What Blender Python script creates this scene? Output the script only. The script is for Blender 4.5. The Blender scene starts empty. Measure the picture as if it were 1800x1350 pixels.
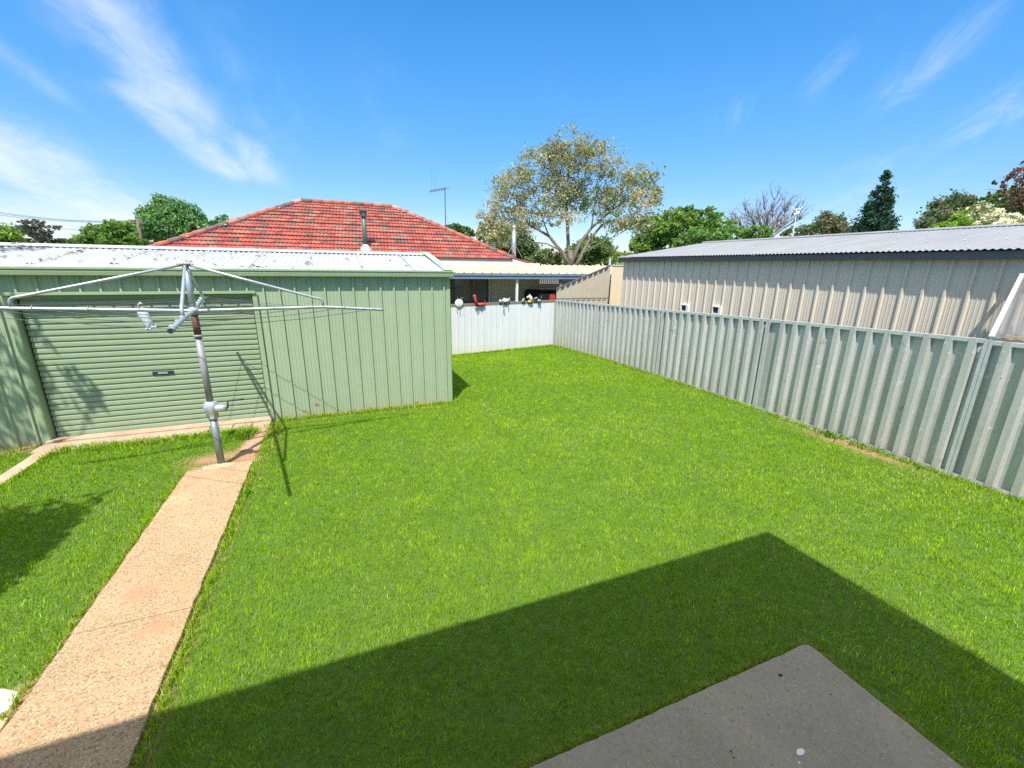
import bpy, bmesh, math, random
import numpy as np
from mathutils import Vector, Matrix
random.seed(7); RNG = np.random.default_rng(7)
S = bpy.context.scene
COL = S.collection
PI = math.pi

# ------------------------------------------------------------------ camera
FPX, PITCH, YAW, ROLL, CH = 750.6, math.radians(15.44), math.radians(22.06), math.radians(.85), 2.3
fw = Vector((math.sin(YAW)*math.cos(PITCH), math.cos(YAW)*math.cos(PITCH), -math.sin(PITCH)))
r0 = Vector((math.cos(YAW), -math.sin(YAW), 0)); u0 = r0.cross(fw)
rt = r0*math.cos(ROLL) + u0*math.sin(ROLL); up = u0*math.cos(ROLL) - r0*math.sin(ROLL)
CP = Vector((0, 0, CH))
cd = bpy.data.cameras.new('camera'); cam = bpy.data.objects.new('camera', cd); COL.objects.link(cam)
cd.sensor_width = 36; cd.lens = 36*FPX/1800; cd.clip_end = 3000; cd.clip_start = .05
cam.matrix_world = Matrix(((rt.x, up.x, -fw.x, 0), (rt.y, up.y, -fw.y, 0), (rt.z, up.z, -fw.z, CH), (0, 0, 0, 1)))
S.camera = cam
def ray(u, v): return fw + rt*((u-900)/FPX) + up*((675-v)/FPX)
def gnd(u, v, z=0):
    d = ray(u, v); return CP + d*((z-CH)/d.z)
def onY(u, v, Y):
    d = ray(u, v); return CP + d*(Y/d.y)
def onX(u, v, X):
    d = ray(u, v); return CP + d*(X/d.x)
def atd(u, v, D): return CP + ray(u, v)*D

# ------------------------------------------------------------------ light
SUN = Vector((-.255, -.465, 1)).normalized()
sl = bpy.data.lights.new('sun', 'SUN'); sl.energy = 5.0; sl.angle = math.radians(.55); sl.color = (1, .95, .87)
so = bpy.data.objects.new('sun', sl); COL.objects.link(so)
so.rotation_euler = (-SUN).to_track_quat('-Z', 'Y').to_euler()
W = bpy.data.worlds.new('World'); S.world = W; W.use_nodes = True
nt = W.node_tree; N = nt.nodes; L = nt.links
for n in list(N): N.remove(n)
def nd(t, **k):
    n = N.new(t)
    for a, b in k.items(): setattr(n, a, b)
    return n
sky = nd('ShaderNodeTexSky', sky_type='NISHITA', sun_disc=False)
sky.sun_elevation = math.asin(SUN.z); sky.sun_rotation = math.atan2(SUN.x, SUN.y) % (2*PI)
sky.altitude = 100; sky.air_density = 1.0; sky.dust_density = .15; sky.ozone_density = 3.0
def vm(op, a, b=None):
    n = nd('ShaderNodeVectorMath', operation=op)
    for i, x in enumerate((a, b)):
        if x is None: continue
        if isinstance(x, (tuple, list, Vector)): n.inputs[i].default_value = tuple(x)
        else: L.new(x, n.inputs[i])
    return n.outputs['Value'] if op in ('DOT_PRODUCT', 'LENGTH') else n.outputs[0]
def mm(op, a, b=None, c=None, clamp=False):
    n = nd('ShaderNodeMath', operation=op); n.use_clamp = clamp
    for i, x in enumerate((a, b, c)):
        if x is None: continue
        if isinstance(x, (int, float)): n.inputs[i].default_value = x
        else: L.new(x, n.inputs[i])
    return n.outputs[0]
tc = nd('ShaderNodeTexCoord')
D = vm('NORMALIZE', tc.outputs['Generated'])
sep = nd('ShaderNodeSeparateXYZ'); L.new(D, sep.inputs[0])
den = mm('ADD', mm('MAXIMUM', sep.outputs[2], 0.0), .16)
cmb = nd('ShaderNodeCombineXYZ'); L.new(mm('DIVIDE', sep.outputs[0], den), cmb.inputs[0]); L.new(mm('DIVIDE', sep.outputs[1], den), cmb.inputs[1])
def noise(scale, rot, stretch, detail=7, rough=.6, dist=0., off=0):
    mp = nd('ShaderNodeMapping'); L.new(cmb.outputs[0], mp.inputs['Vector'])
    mp.inputs['Rotation'].default_value = (0, 0, rot); mp.inputs['Scale'].default_value = (1, stretch, 1); mp.inputs['Location'].default_value = (off, off*.7, 0)
    n = nd('ShaderNodeTexNoise'); L.new(mp.outputs[0], n.inputs['Vector'])
    n.inputs['Scale'].default_value = scale; n.inputs['Detail'].default_value = detail; n.inputs['Roughness'].default_value = rough; n.inputs['Distortion'].default_value = dist
    return n.outputs['Fac']
def smooth(x, lo, hi):
    n = nd('ShaderNodeMapRange', interpolation_type='SMOOTHSTEP'); L.new(x, n.inputs['Value'])
    n.inputs['From Min'].default_value = lo; n.inputs['From Max'].default_value = hi
    return n.outputs['Result']
# cirrus: soft patches at given bearings of the sky, broken up by streaky noise
def patch(u, v, r, amp):
    c = ray(u, v).normalized(); d = vm('DOT_PRODUCT', D, c)
    return mm('MULTIPLY', smooth(d, math.cos(math.radians(r)), 1.0), amp)
def chain(pts):
    o = None
    for p in pts:
        q = patch(*p); o = q if o is None else mm('MAXIMUM', o, q)
    return o
PXc, PYc = mm('DIVIDE', sep.outputs[0], den), mm('DIVIDE', sep.outputs[1], den)
def band(x0, sl, y0, w, ya, yb, yc, yd, amp):
    # a streak of cirrus running along y on the cloud plane
    dx = mm('DIVIDE', mm('SUBTRACT', PXc, mm('MULTIPLY_ADD', PYc, sl, x0-sl*y0)), w)
    g = mm('EXPONENT', mm('MULTIPLY', mm('MULTIPLY', dx, dx), -1.0))
    return mm('MULTIPLY', mm('MULTIPLY', g, mm('MULTIPLY', smooth(PYc, ya, yb), mm('SUBTRACT', 1.0, smooth(PYc, yc, yd)))), amp)
bands = [band(-.52, .02, 2.0, .18, .8, 1.5, 2.5, 3.1, .9), band(-.60, .13, 2.45, .15, 2.0, 2.3, 3.0, 3.5, 1.0), band(-.36, .05, 2.9, .16, 2.2, 2.7, 3.1, 3.6, .75), band(-.32, .1, 2.0, .26, 1.2, 1.8, 2.5, 3.3, .42),
    band(-1.38, .0, 3.0, .32, 2.0, 2.7, 6.0, 6.9, 1.1), band(-.92, .05, 2.0, .07, 1.2, 1.6, 2.2, 2.8, .45), band(.25, .25, 2.1, .16, 1.5, 1.9, 2.4, 3.0, .35), band(-2.1, .1, 3.0, .5, 1.0, 2.5, 6.0, 6.9, .9)]
left = bands[0]
for b_ in bands[1:]: left = mm('MAXIMUM', left, b_)
PU = mm('ADD', mm('MULTIPLY', PXc, .68), mm('MULTIPLY', PYc, .73)); PV = mm('SUBTRACT', mm('MULTIPLY', PXc, .73), mm('MULTIPLY', PYc, .68))
def rband(v0, w, ua, ub, uc, ud, amp):
    dx = mm('DIVIDE', mm('SUBTRACT', PV, v0), w); g = mm('EXPONENT', mm('MULTIPLY', mm('MULTIPLY', dx, dx), -1.0))
    return mm('MULTIPLY', mm('MULTIPLY', g, mm('MULTIPLY', smooth(PU, ua, ub), mm('SUBTRACT', 1.0, smooth(PU, uc, ud)))), amp)
rb = [rband(.39, .085, 1.2, 2.0, 2.05, 2.4, .50), rband(.67, .10, 1.2, 1.95, 2.1, 2.6, .52), rband(1.05, .17, 1.4, 2.1, 2.4, 3.1, .46), rband(.13, .10, 1.8, 2.15, 2.25, 2.6, .36), rband(.95, .3, 2.3, 2.9, 3.3, 4.2, .36), rband(.35, .25, 2.6, 3.2, 3.6, 4.4, .25), rband(-.5, .12, 1.3, 1.7, 2.0, 2.4, .2)]
right = rb[0]
for b_ in rb[1:]: right = mm('MAXIMUM', right, b_)
cov = mm('MAXIMUM', left, right)
n1 = noise(2.6, .12, .36, 9, .60, .6); n2 = noise(8.0, -.1, .42, 7, .65, .8, 3.1)
cv2 = nd('ShaderNodeCombineXYZ'); L.new(PV, cv2.inputs[0]); L.new(mm('MULTIPLY', PU, .3), cv2.inputs[1])
n3 = nd('ShaderNodeTexNoise'); L.new(cv2.outputs[0], n3.inputs['Vector']); n3.inputs['Scale'].default_value = 6.5; n3.inputs['Detail'].default_value = 9; n3.inputs['Roughness'].default_value = .66; n3.inputs['Distortion'].default_value = .8
nl = mm('ADD', mm('MULTIPLY', n1, .72), mm('MULTIPLY', n2, .36))
isr = smooth(PXc, .5, .9)
nz = mm('ADD', mm('MULTIPLY', nl, mm('SUBTRACT', 1.0, isr)), mm('MULTIPLY', mm('MULTIPLY', n3.outputs['Fac'], 1.12), isr))
cl = mm('MULTIPLY', smooth(mm('ADD', mm('MULTIPLY', nz, 1.2), mm('MULTIPLY', cov, .40)), .62, 1.42), mm('MULTIPLY', smooth(cov, 0, .85), .82), clamp=True)
# broad bright cloud added overhead, out of view, as neutral fill for shaded areas
hi = mm('MULTIPLY', smooth(sep.outputs[2], .50, .72), smooth(mm('ADD', n1, mm('MULTIPLY', n2, .3)), .40, .78))
grad = nd('ShaderNodeMix', data_type='RGBA'); L.new(smooth(sep.outputs[2], -.05, .42), grad.inputs['Factor']); grad.inputs['A'].default_value = (.60, .57, .66, 1); grad.inputs['B'].default_value = (1.16, 1.12, 1.08, 1)
mul = nd('ShaderNodeMix', data_type='RGBA', blend_type='MULTIPLY'); mul.inputs['Factor'].default_value = 1
hsv = nd('ShaderNodeHueSaturation'); L.new(sky.outputs[0], hsv.inputs['Color']); hsv.inputs['Saturation'].default_value = 1.35
L.new(hsv.outputs[0], mul.inputs['A']); L.new(grad.outputs['Result'], mul.inputs['B'])
mix = nd('ShaderNodeMix', data_type='RGBA'); L.new(cl, mix.inputs['Factor']); L.new(mul.outputs['Result'], mix.inputs['A']); mix.inputs['B'].default_value = (4.6, 4.8, 5.1, 1)
mix2 = nd('ShaderNodeMix', data_type='RGBA'); L.new(mm('MULTIPLY', hi, 1.0), mix2.inputs['Factor']); L.new(mix.outputs['Result'], mix2.inputs['A']); mix2.inputs['B'].default_value = (6.6, 6.1, 5.3, 1)
mix = mix2
bg = nd('ShaderNodeBackground'); L.new(mix.outputs['Result'], bg.inputs['Color']); bg.inputs['Strength'].default_value = .15
ow = nd('ShaderNodeOutputWorld'); L.new(bg.outputs[0], ow.inputs[0])
S.view_settings.view_transform = 'Standard'; S.view_settings.look = 'None'; S.view_settings.gamma = 1; S.view_settings.use_curve_mapping = False
S.view_settings.exposure = .58
S.cycles.max_bounces = 8; S.cycles.transparent_max_bounces = 12; S.cycles.caustics_reflective = False; S.cycles.caustics_refractive = False
S.cycles.use_denoising = False

# ------------------------------------------------------------------ materials
def mat(name, col=(.5, .5, .5), rough=.6, metal=0., col2=None, nscale=3., namt=.5, streak=None, bump=0., bscale=60., attr=None, trans=0., alpha=1., spec=.5, vary=None, speck=None, extra=None):
    m = bpy.data.materials.new(name); m.use_nodes = True; t = m.node_tree; n = t.nodes; l = t.links
    b = n['Principled BSDF']; b.inputs['Roughness'].default_value = rough; b.inputs['Metallic'].default_value = metal; b.inputs['Specular IOR Level'].default_value = spec
    b.inputs['Base Color'].default_value = (*col, 1)
    cur = None
    if attr:
        a = n.new('ShaderNodeAttribute'); a.attribute_name = attr; cur = a.outputs['Color']
    tcn = n.new('ShaderNodeTexCoord'); pos = n.new('ShaderNodeNewGeometry').outputs['Position']
    def nz(scale, detail=5, rough_=.6, stretch=None):
        x = n.new('ShaderNodeTexNoise'); x.inputs['Scale'].default_value = scale; x.inputs['Detail'].default_value = detail; x.inputs['Roughness'].default_value = rough_
        if stretch:
            mp = n.new('ShaderNodeMapping'); l.new(pos, mp.inputs[0]); mp.inputs['Scale'].default_value = stretch; l.new(mp.outputs[0], x.inputs['Vector'])
        else: l.new(pos, x.inputs['Vector'])
        return x.outputs['Fac']
    def ramp(f, lo, hi):
        r = n.new('ShaderNodeMapRange'); r.interpolation_type = 'SMOOTHSTEP'; l.new(f, r.inputs[0]); r.inputs[1].default_value = lo; r.inputs[2].default_value = hi; return r.outputs[0]
    def mixc(f, a, bb):
        x = n.new('ShaderNodeMix'); x.data_type = 'RGBA'
        for k, val in (('Factor', f), ('A', a), ('B', bb)):
            if isinstance(val, (int, float)): x.inputs[k].default_value = val
            elif isinstance(val, tuple): x.inputs[k].default_value = (*val, 1)
            else: l.new(val, x.inputs[k])
        return x.outputs['Result']
    if cur is None: cur = col
    if col2:
        f = ramp(nz(nscale, 6, .65, streak), .5-.28/max(namt, .1)*.5, .5+.28/max(namt, .1)*.5)
        cur = mixc(f, cur, col2)
    if speck:
        for (c, sc, lo, hi) in speck: cur = mixc(ramp(nz(sc, 3, .6), lo, hi), cur, c)
    if vary:
        x = n.new('ShaderNodeHueSaturation'); l.new(cur, x.inputs['Color']) if not isinstance(cur, tuple) else setattr(x.inputs['Color'], 'default_value', (*cur, 1))
        r = n.new('ShaderNodeMapRange'); l.new(nz(vary[0], 4, .6), r.inputs[0]); r.inputs[1].default_value = .25; r.inputs[2].default_value = .75; r.inputs[3].default_value = 1-vary[1]; r.inputs[4].default_value = 1+vary[1]
        l.new(r.outputs[0], x.inputs['Value']); cur = x.outputs[0]
    if extra: cur = extra(n, l, pos, cur, nz, ramp, mixc)
    if not isinstance(cur, tuple): l.new(cur, b.inputs['Base Color'])
    if bump:
        bp = n.new('ShaderNodeBump'); bp.inputs['Strength'].default_value = bump; bp.inputs['Distance'].default_value = .01
        l.new(nz(bscale, 4, .6), bp.inputs['Height']); l.new(bp.outputs[0], b.inputs['Normal'])
    if rough and metal > .3:
        r = n.new('ShaderNodeMapRange'); l.new(nz(5, 5), r.inputs[0]); r.inputs[3].default_value = rough-.1; r.inputs[4].default_value = rough+.14; l.new(r.outputs[0], b.inputs['Roughness'])
    if trans:
        tr = n.new('ShaderNodeBsdfTranslucent'); ms = n.new('ShaderNodeMixShader'); ms.inputs[0].default_value = trans
        if not isinstance(cur, tuple): l.new(cur, tr.inputs[0])
        else: tr.inputs[0].default_value = (*cur, 1)
        l.new(b.outputs[0], ms.inputs[1]); l.new(tr.outputs[0], ms.inputs[2]); l.new(ms.outputs[0], n['Material Output'].inputs[0])
    if alpha < 1: b.inputs['Alpha'].default_value = alpha
    return m

def low_dirt(col, z0, z1, rust=()):
    # splash dirt that clings to the foot of a sheet wall
    def f(n, l, pos, cur, nz, ramp, mixc):
        s = n.new('ShaderNodeSeparateXYZ'); l.new(pos, s.inputs[0])
        a = n.new('ShaderNodeMath'); a.operation = 'MULTIPLY_ADD'; l.new(nz(4, 5, .7), a.inputs[0]); a.inputs[1].default_value = .45*(z1-z0)*2; l.new(s.outputs[2], a.inputs[2])
        r = n.new('ShaderNodeMapRange'); l.new(a.outputs[0], r.inputs[0]); r.inputs[1].default_value = z0; r.inputs[2].default_value = z1*1.0+.25*(z1-z0); r.inputs[3].default_value = .8; r.inputs[4].default_value = 0
        cur = mixc(r.outputs[0], cur, col)
        for (rx, rz, rr) in rust:      # rust breaking through the paint round old fixings
            mp = n.new('ShaderNodeVectorMath'); mp.operation = 'MULTIPLY'; l.new(pos, mp.inputs[0]); mp.inputs[1].default_value = (1, 0, 1)
            dd = n.new('ShaderNodeVectorMath'); dd.operation = 'DISTANCE'; l.new(mp.outputs[0], dd.inputs[0]); dd.inputs[1].default_value = (rx, 0, rz)
            q = n.new('ShaderNodeMath'); q.operation = 'MULTIPLY_ADD'; l.new(dd.outputs['Value'], q.inputs[0]); q.inputs[1].default_value = -.55/rr; l.new(nz(38, 4, .7), q.inputs[2])
            cur = mixc(ramp(q.outputs[0], .30, .42), cur, (.30, .13, .06))
        return cur
    return f
M = {}
M['green'] = mat('painted_steel_green', (.325, .400, .262), .45, 0, (.352, .428, .285), 1.2, .5, vary=(9, .035), extra=low_dirt((.42, .29, .17), -.06, .20, [(-.44, .16, .10), (-.62, .07, .06), (1.10, .03, .09), (.35, .02, .06), (-.15, .05, .05)]))
M['greendoor'] = mat('roller_door_green', (.262, .330, .206), .42, 0, (.29, .362, .23), 1.5, .5, streak=(.6, 1, 3), vary=(14, .05))
M['greentrim'] = mat('painted_trim_green', (.31, .41, .24), .4, 0, vary=(6, .05))
M['greenfar'] = mat('trim_pale_green', (.36, .47, .36), .45, 0, vary=(6, .05))
M['zinc'] = mat('zincalume_roof', (.50, .52, .53), .5, .2, (.42, .44, .44), 2.2, .5, streak=(3, .5, 1), vary=(18, .06),
    speck=[((.36, .35, .31), 9, .66, .76), ((.46, .45, .41), 3.5, .58, .75)])
M['zinc2'] = mat('zincalume_roof_clean', (.30, .31, .32), .55, .2, (.235, .245, .255), 1.5, .5, streak=(.5, 3, 1), vary=(14, .05), speck=[((.3, .3, .29), 12, .68, .76)])
M['galv'] = mat('galvanised_sheet', (.64, .635, .61), .42, .28, (.47, .475, .44), 9, .6, streak=(1, 1, .07), bump=.05, bscale=25, vary=(26, .09),
    speck=[((.30, .31, .28), 5, .66, .80), ((.14, .145, .13), 12, .73, .78), ((.70, .71, .70), 14, .62, .72)], extra=low_dirt((.42, .36, .26), -.30, .55))
M['galvpost'] = mat('galvanised_post', (.66, .68, .69), .42, .35, (.56, .58, .59), 6, .5, vary=(30, .08))
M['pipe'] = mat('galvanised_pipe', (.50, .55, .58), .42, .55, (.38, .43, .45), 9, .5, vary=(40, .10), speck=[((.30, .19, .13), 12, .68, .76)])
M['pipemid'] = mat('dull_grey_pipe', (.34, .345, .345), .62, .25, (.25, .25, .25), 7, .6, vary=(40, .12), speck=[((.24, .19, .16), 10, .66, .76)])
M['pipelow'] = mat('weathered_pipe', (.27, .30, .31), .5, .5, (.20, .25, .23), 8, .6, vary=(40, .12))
M['rust'] = mat('rusty_pipe', (.20, .09, .055), .8, .1, (.11, .07, .055), 30, .6)
M['cast'] = mat('cast_aluminium', (.60, .63, .65), .4, .5, (.44, .46, .48), 25, .5)
M['wire'] = mat('steel_wire', (.12, .125, .12), .5, .5, (.2, .2, .2), 9, .5)
M['white'] = mat('white_painted_sheet', (.66, .68, .69), .5, 0, (.60, .62, .64), 2.5, .5, streak=(1, 1, .3), vary=(12, .04), extra=low_dirt((.60, .52, .34), -.33, .12))
M['timberrail'] = mat('weathered_timber', (.26, .215, .165), .85, 0, (.17, .14, .11), 8, .6, streak=(.3, 1, 4), bump=.3, bscale=40)
M['tan'] = mat('tan_painted_sheet', (.50, .44, .345), .5, 0, (.45, .40, .315), 1.5, .5, vary=(7, .04))
M['gwall'] = mat('beige_painted_sheet', (.68, .60, .475), .5, 0, (.62, .55, .44), 1.2, .5, streak=(1, 1, .4), vary=(16, .035))
M['cream'] = mat('cream_paint', (.72, .62, .43), .55, 0, (.66, .57, .39), 1.5, .5, vary=(8, .04))
M['creamroof'] = mat('cream_roof_sheet', (.58, .51, .33), .5, 0, (.50, .44, .28), 1.2, .5, vary=(8, .05))
M['dark'] = mat('dark_grey_gutter', (.075, .085, .09), .45, 0, (.10, .11, .115), 5, .5)
M['blue'] = mat('blue_grey_beam', (.19, .24, .31), .5, 0, (.155, .20, .26), 3, .5)
M['grey'] = mat('grey_weatherboard', (.62, .615, .59), .7, 0, (.56, .555, .53), 2, .5)
M['brickshade'] = mat('dark_brick_wall', (.22, .17, .15), .85, 0, (.16, .13, .12), 12, .5)
M['glass'] = mat('window_glass', (.10, .115, .115), .08, 0, (.15, .16, .15), 2, .5, spec=.8)
M['frame'] = mat('dark_window_frame', (.05, .07, .08), .4, 0, (.07, .09, .10), 5, .5)
M['whitep'] = mat('white_paint', (.78, .79, .78), .5, 0, (.70, .71, .70), 6, .5)
M['tile'] = mat('terracotta_tile', (.5, .1, .06), .75, 0, attr='col', vary=(22, .16), bump=.3, bscale=60, speck=[((.17, .13, .11), 13, .70, .80), ((.42, .36, .30), 30, .68, .76)])
M['flue'] = mat('green_flue', (.045, .13, .115), .45, 0, (.06, .15, .13), 6, .5)
M['lead'] = mat('lead_flashing', (.42, .42, .41), .6, .1, (.33, .33, .33), 8, .6)
M['steel'] = mat('stainless_flue', (.55, .58, .61), .32, .75, (.45, .47, .49), 6, .5)
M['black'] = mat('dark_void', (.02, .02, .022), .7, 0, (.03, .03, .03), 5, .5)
M['red'] = mat('red_paint', (.52, .045, .03), .5, 0, (.42, .04, .03), 9, .5)
M['yellow'] = mat('yellow_paint', (.75, .52, .03), .5, 0, (.66, .45, .03), 9, .5)
M['creamorn'] = mat('cream_ornament', (.68, .60, .40), .6, 0, (.55, .47, .30), 14, .5)
M['greyorn'] = mat('grey_metal_ornament', (.30, .33, .37), .45, .4, (.22, .25, .28), 14, .5)
M['whiteorn'] = mat('white_ornament', (.78, .78, .74), .55, 0, (.62, .58, .50), 18, .5)
M['cloth'] = mat('pale_blue_fabric', (.50, .58, .68), .9, 0, (.64, .69, .75), 38, .7, bump=.3, bscale=90, trans=.15)
M['pinkcloth'] = mat('pink_fabric', (.66, .45, .47), .9, 0, (.58, .38, .42), 20, .5)
M['car'] = mat('dark_car_paint', (.012, .018, .03), .25, .2, (.02, .026, .04), 5, .5)
M['timber'] = mat('raw_timber', (.50, .35, .20), .75, 0, (.40, .27, .15), 7, .6, streak=(.5, 4, 4))
M['bark'] = mat('bark_grey_brown', (.20, .16, .12), .9, 0, (.12, .095, .07), 6, .6, streak=(2, 2, .6), bump=.5, bscale=12)
M['barkpale'] = mat('bark_pale', (.19, .15, .115), .9, 0, (.12, .095, .075), 4, .6, streak=(2, 2, .6), bump=.5, bscale=12)
M['twig'] = mat('bare_twig', (.19, .15, .145), .9, 0, (.13, .10, .10), 4, .6)
M['leaf'] = mat('leaf', (.1, .2, .05), .55, 0, attr='col', trans=.42, spec=.25)
M['grass'] = mat('grass_blade', (.1, .2, .05), .75, 0, attr='col', trans=.40, spec=.06)
M['litter'] = mat('dry_leaf', (.33, .29, .23), .9, 0, (.20, .17, .13), 20, .5)
M['house'] = mat('pale_weatherboard', (.80, .78, .72), .7, 0, (.76, .74, .68), 2, .5)
M['conc'] = mat('concrete_slab_grey', (.325, .282, .210), .9, 0, (.255, .222, .163), 1.6, .6, bump=.35, bscale=130, vary=(45, .10),
    speck=[((.345, .27, .20), 1.3, .60, .78), ((.19, .165, .13), 42, .58, .74), ((.40, .36, .29), 60, .60, .72), ((.25, .245, .19), 2.6, .55, .75), ((.07, .06, .05), 24, .74, .77)])
M['apron'] = mat('sandy_concrete', (.46, .37, .27), .9, 0, (.37, .27, .18), 3, .6, bump=.35, bscale=90, vary=(30, .12), speck=[((.40, .22, .11), 5, .60, .75)])
M['path'] = mat('exposed_aggregate', (.45, .325, .190), .9, 0, (.385, .262, .145), 2.0, .6, bump=.7, bscale=150, vary=(2.6, .10),
    speck=[((.27, .165, .085), 70, .50, .62), ((.64, .50, .33), 85, .56, .65), ((.15, .095, .055), 55, .66, .72), ((.40, .235, .12), 2.2, .50, .74)])
M['pathpatch'] = mat('pale_mortar', (.49, .385, .26), .9, 0, (.42, .32, .21), 9, .6, bump=.4, bscale=80)
M['brick'] = mat('worn_paving_brick', (.44, .27, .18), .9, 0, (.36, .22, .14), 8, .6, bump=.4, bscale=60, speck=[((.5, .40, .28), 7, .58, .75)])
M['stonew'] = mat('pale_paving_stone', (.58, .55, .46), .85, 0, (.47, .43, .34), 9, .6, bump=.3, bscale=60)
M['stonet'] = mat('tan_paving_stone', (.56, .42, .26), .85, 0, (.46, .33, .19), 9, .6, bump=.3, bscale=60)
M['soil'] = mat('soil', (.3, .2, .1), .95, 0, attr='col', bump=.6, bscale=60, vary=(28, .22))
def clear_mat():
    m = bpy.data.materials.new('clear_plastic_sheet'); m.use_nodes = True; n = m.node_tree.nodes; l = m.node_tree.links
    b = n['Principled BSDF']; b.inputs['Base Color'].default_value = (.42, .41, .41, 1); b.inputs['Roughness'].default_value = .25
    t = n.new('ShaderNodeBsdfTransparent'); t.inputs[0].default_value = (.78, .78, .80, 1); ms = n.new('ShaderNodeMixShader'); ms.inputs[0].default_value = .24
    l.new(t.outputs[0], ms.inputs[1]); l.new(b.outputs[0], ms.inputs[2]); l.new(ms.outputs[0], n['Material Output'].inputs[0]); return m
M['clear'] = clear_mat()

# ------------------------------------------------------------------ mesh helpers
class MB:
    def __init__(s): s.v = []; s.f = []; s.c = []
    def face(s, pts, col=None):
        i = len(s.v); s.v += [tuple(p) for p in pts]; s.f.append(tuple(range(i, i+len(pts)))); s.c.append(col)
    def box(s, x0, x1, y0, y1, z0, z1, col=None): s.hexa([(x0, y0, z0), (x1, y0, z0), (x1, y1, z0), (x0, y1, z0), (x0, y0, z1), (x1, y0, z1), (x1, y1, z1), (x0, y1, z1)], col)
    def hexa(s, p, col=None):
        i = len(s.v); s.v += [tuple(q) for q in p]
        for f in ((3, 2, 1, 0), (4, 5, 6, 7), (0, 1, 5, 4), (1, 2, 6, 5), (2, 3, 7, 6), (3, 0, 4, 7)):
            s.f.append(tuple(i+k for k in f)); s.c.append(col)
    def prism(s, poly, z0, z1, col=None):
        i = len(s.v); n = len(poly); s.v += [(x, y, z0) for x, y in poly]+[(x, y, z1) for x, y in poly]
        s.f.append(tuple(range(i+n-1, i-1, -1))); s.f.append(tuple(range(i+n, i+2*n))); s.c += [col, col]
        for k in range(n): s.f.append((i+k, i+(k+1) % n, i+n+(k+1) % n, i+n+k)); s.c.append(col)
    def beam(s, a, b, w, h, upv=(0, 0, 1), col=None):
        a = Vector(a); b = Vector(b); t = (b-a).normalized(); r = t.cross(Vector(upv)).normalized(); u = r.cross(t)
        s.hexa([a-r*w/2-u*h/2, a+r*w/2-u*h/2, b+r*w/2-u*h/2, b-r*w/2-u*h/2, a-r*w/2+u*h/2, a+r*w/2+u*h/2, b+r*w/2+u*h/2, b-r*w/2+u*h/2], col)
    def tube(s, pts, rad, n=8, cap=True, col=None):
        pts = [Vector(p) for p in pts]
        if not isinstance(rad, (list, tuple)): rad = [rad]*len(pts)
        base = len(s.v); prev = None
        for k, p in enumerate(pts):
            t = (pts[min(k+1, len(pts)-1)]-pts[max(k-1, 0)]).normalized()
            if prev is None: a = t.orthogonal().normalized()
            else:
                a = prev-t*prev.dot(t); a = a.normalized() if a.length > 1e-6 else t.orthogonal().normalized()
            prev = a; b = t.cross(a)
            for j in range(n):
                an = 2*PI*j/n; s.v.append(tuple(p+(a*math.cos(an)+b*math.sin(an))*rad[k]))
        for k in range(len(pts)-1):
            for j in range(n):
                s.f.append((base+k*n+j, base+k*n+(j+1) % n, base+(k+1)*n+(j+1) % n, base+(k+1)*n+j)); s.c.append(col)
        if cap:
            s.f.append(tuple(base+j for j in range(n-1, -1, -1))); s.f.append(tuple(base+(len(pts)-1)*n+j for j in range(n))); s.c += [col, col]
    def ell(s, c, r, nu=12, nv=8, rot=None, col=None):
        c = Vector(c); i = len(s.v)
        for a in range(nv+1):
            th = PI*a/nv
            for b in range(nu):
                ph = 2*PI*b/nu; p = Vector((r[0]*math.sin(th)*math.cos(ph), r[1]*math.sin(th)*math.sin(ph), r[2]*math.cos(th)))
                if rot is not None: p = rot @ p
                s.v.append(tuple(c+p))
        for a in range(nv):
            for b in range(nu):
                s.f.append((i+a*nu+b, i+(a+1)*nu+b, i+(a+1)*nu+(b+1) % nu, i+a*nu+(b+1) % nu)); s.c.append(col)
    def sheet(s, prof, o, du, dn, ends):
        # profile (s, depth) along du with normal dn, swept through the offset pairs of ends [(vec)...]
        o = Vector(o); du = Vector(du); dn = Vector(dn); i = len(s.v); n = len(prof)
        for e in ends:
            for q in prof:
                ev = Vector(e(q[0])) if callable(e) else Vector(e)
                s.v.append(tuple(o+du*q[0]+dn*q[1]+ev))
        for k in range(len(ends)-1):
            for j in range(n-1):
                s.f.append((i+k*n+j, i+k*n+j+1, i+(k+1)*n+j+1, i+(k+1)*n+j)); s.c.append(None)
    def build(s, name, m, parent=None, smooth=False, loc=None, more=()):
        nf0 = len(s.f); mi = [0]*nf0
        for q, (mb2, m2_) in enumerate(more):
            o2 = len(s.v); s.v += mb2.v; s.f += [tuple(i+o2 for i in f) for f in mb2.f]; s.c += mb2.c; mi += [q+1]*len(mb2.f)
        me = bpy.data.meshes.new(name); vs = s.v
        if loc is not None: vs = [(x-loc[0], y-loc[1], z-loc[2]) for x, y, z in vs]
        elif parent is not None:
            p = parent
            off = Vector((0, 0, 0))
            while p is not None: off += p.location; p = p.parent
            vs = [(x-off.x, y-off.y, z-off.z) for x, y, z in vs]
        me.from_pydata(vs, [], s.f); me.update()
        if any(c is not None for c in s.c):
            at = me.color_attributes.new('col', 'FLOAT_COLOR', 'CORNER'); arr = np.ones((len(me.loops), 4), np.float32); k = 0
            for f, c in zip(s.f, s.c):
                arr[k:k+len(f), :3] = c if c is not None else (.3, .3, .3); k += len(f)
            at.data.foreach_set('color', arr.ravel())
        me.materials.append(m)
        for (mb2, m2_) in more: me.materials.append(m2_)
        if more: me.polygons.foreach_set('material_index', mi)
        if smooth: me.polygons.foreach_set('use_smooth', [True]*len(me.polygons))
        ob = bpy.data.objects.new(name, me); COL.objects.link(ob)
        if loc is not None: ob.location = loc
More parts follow.
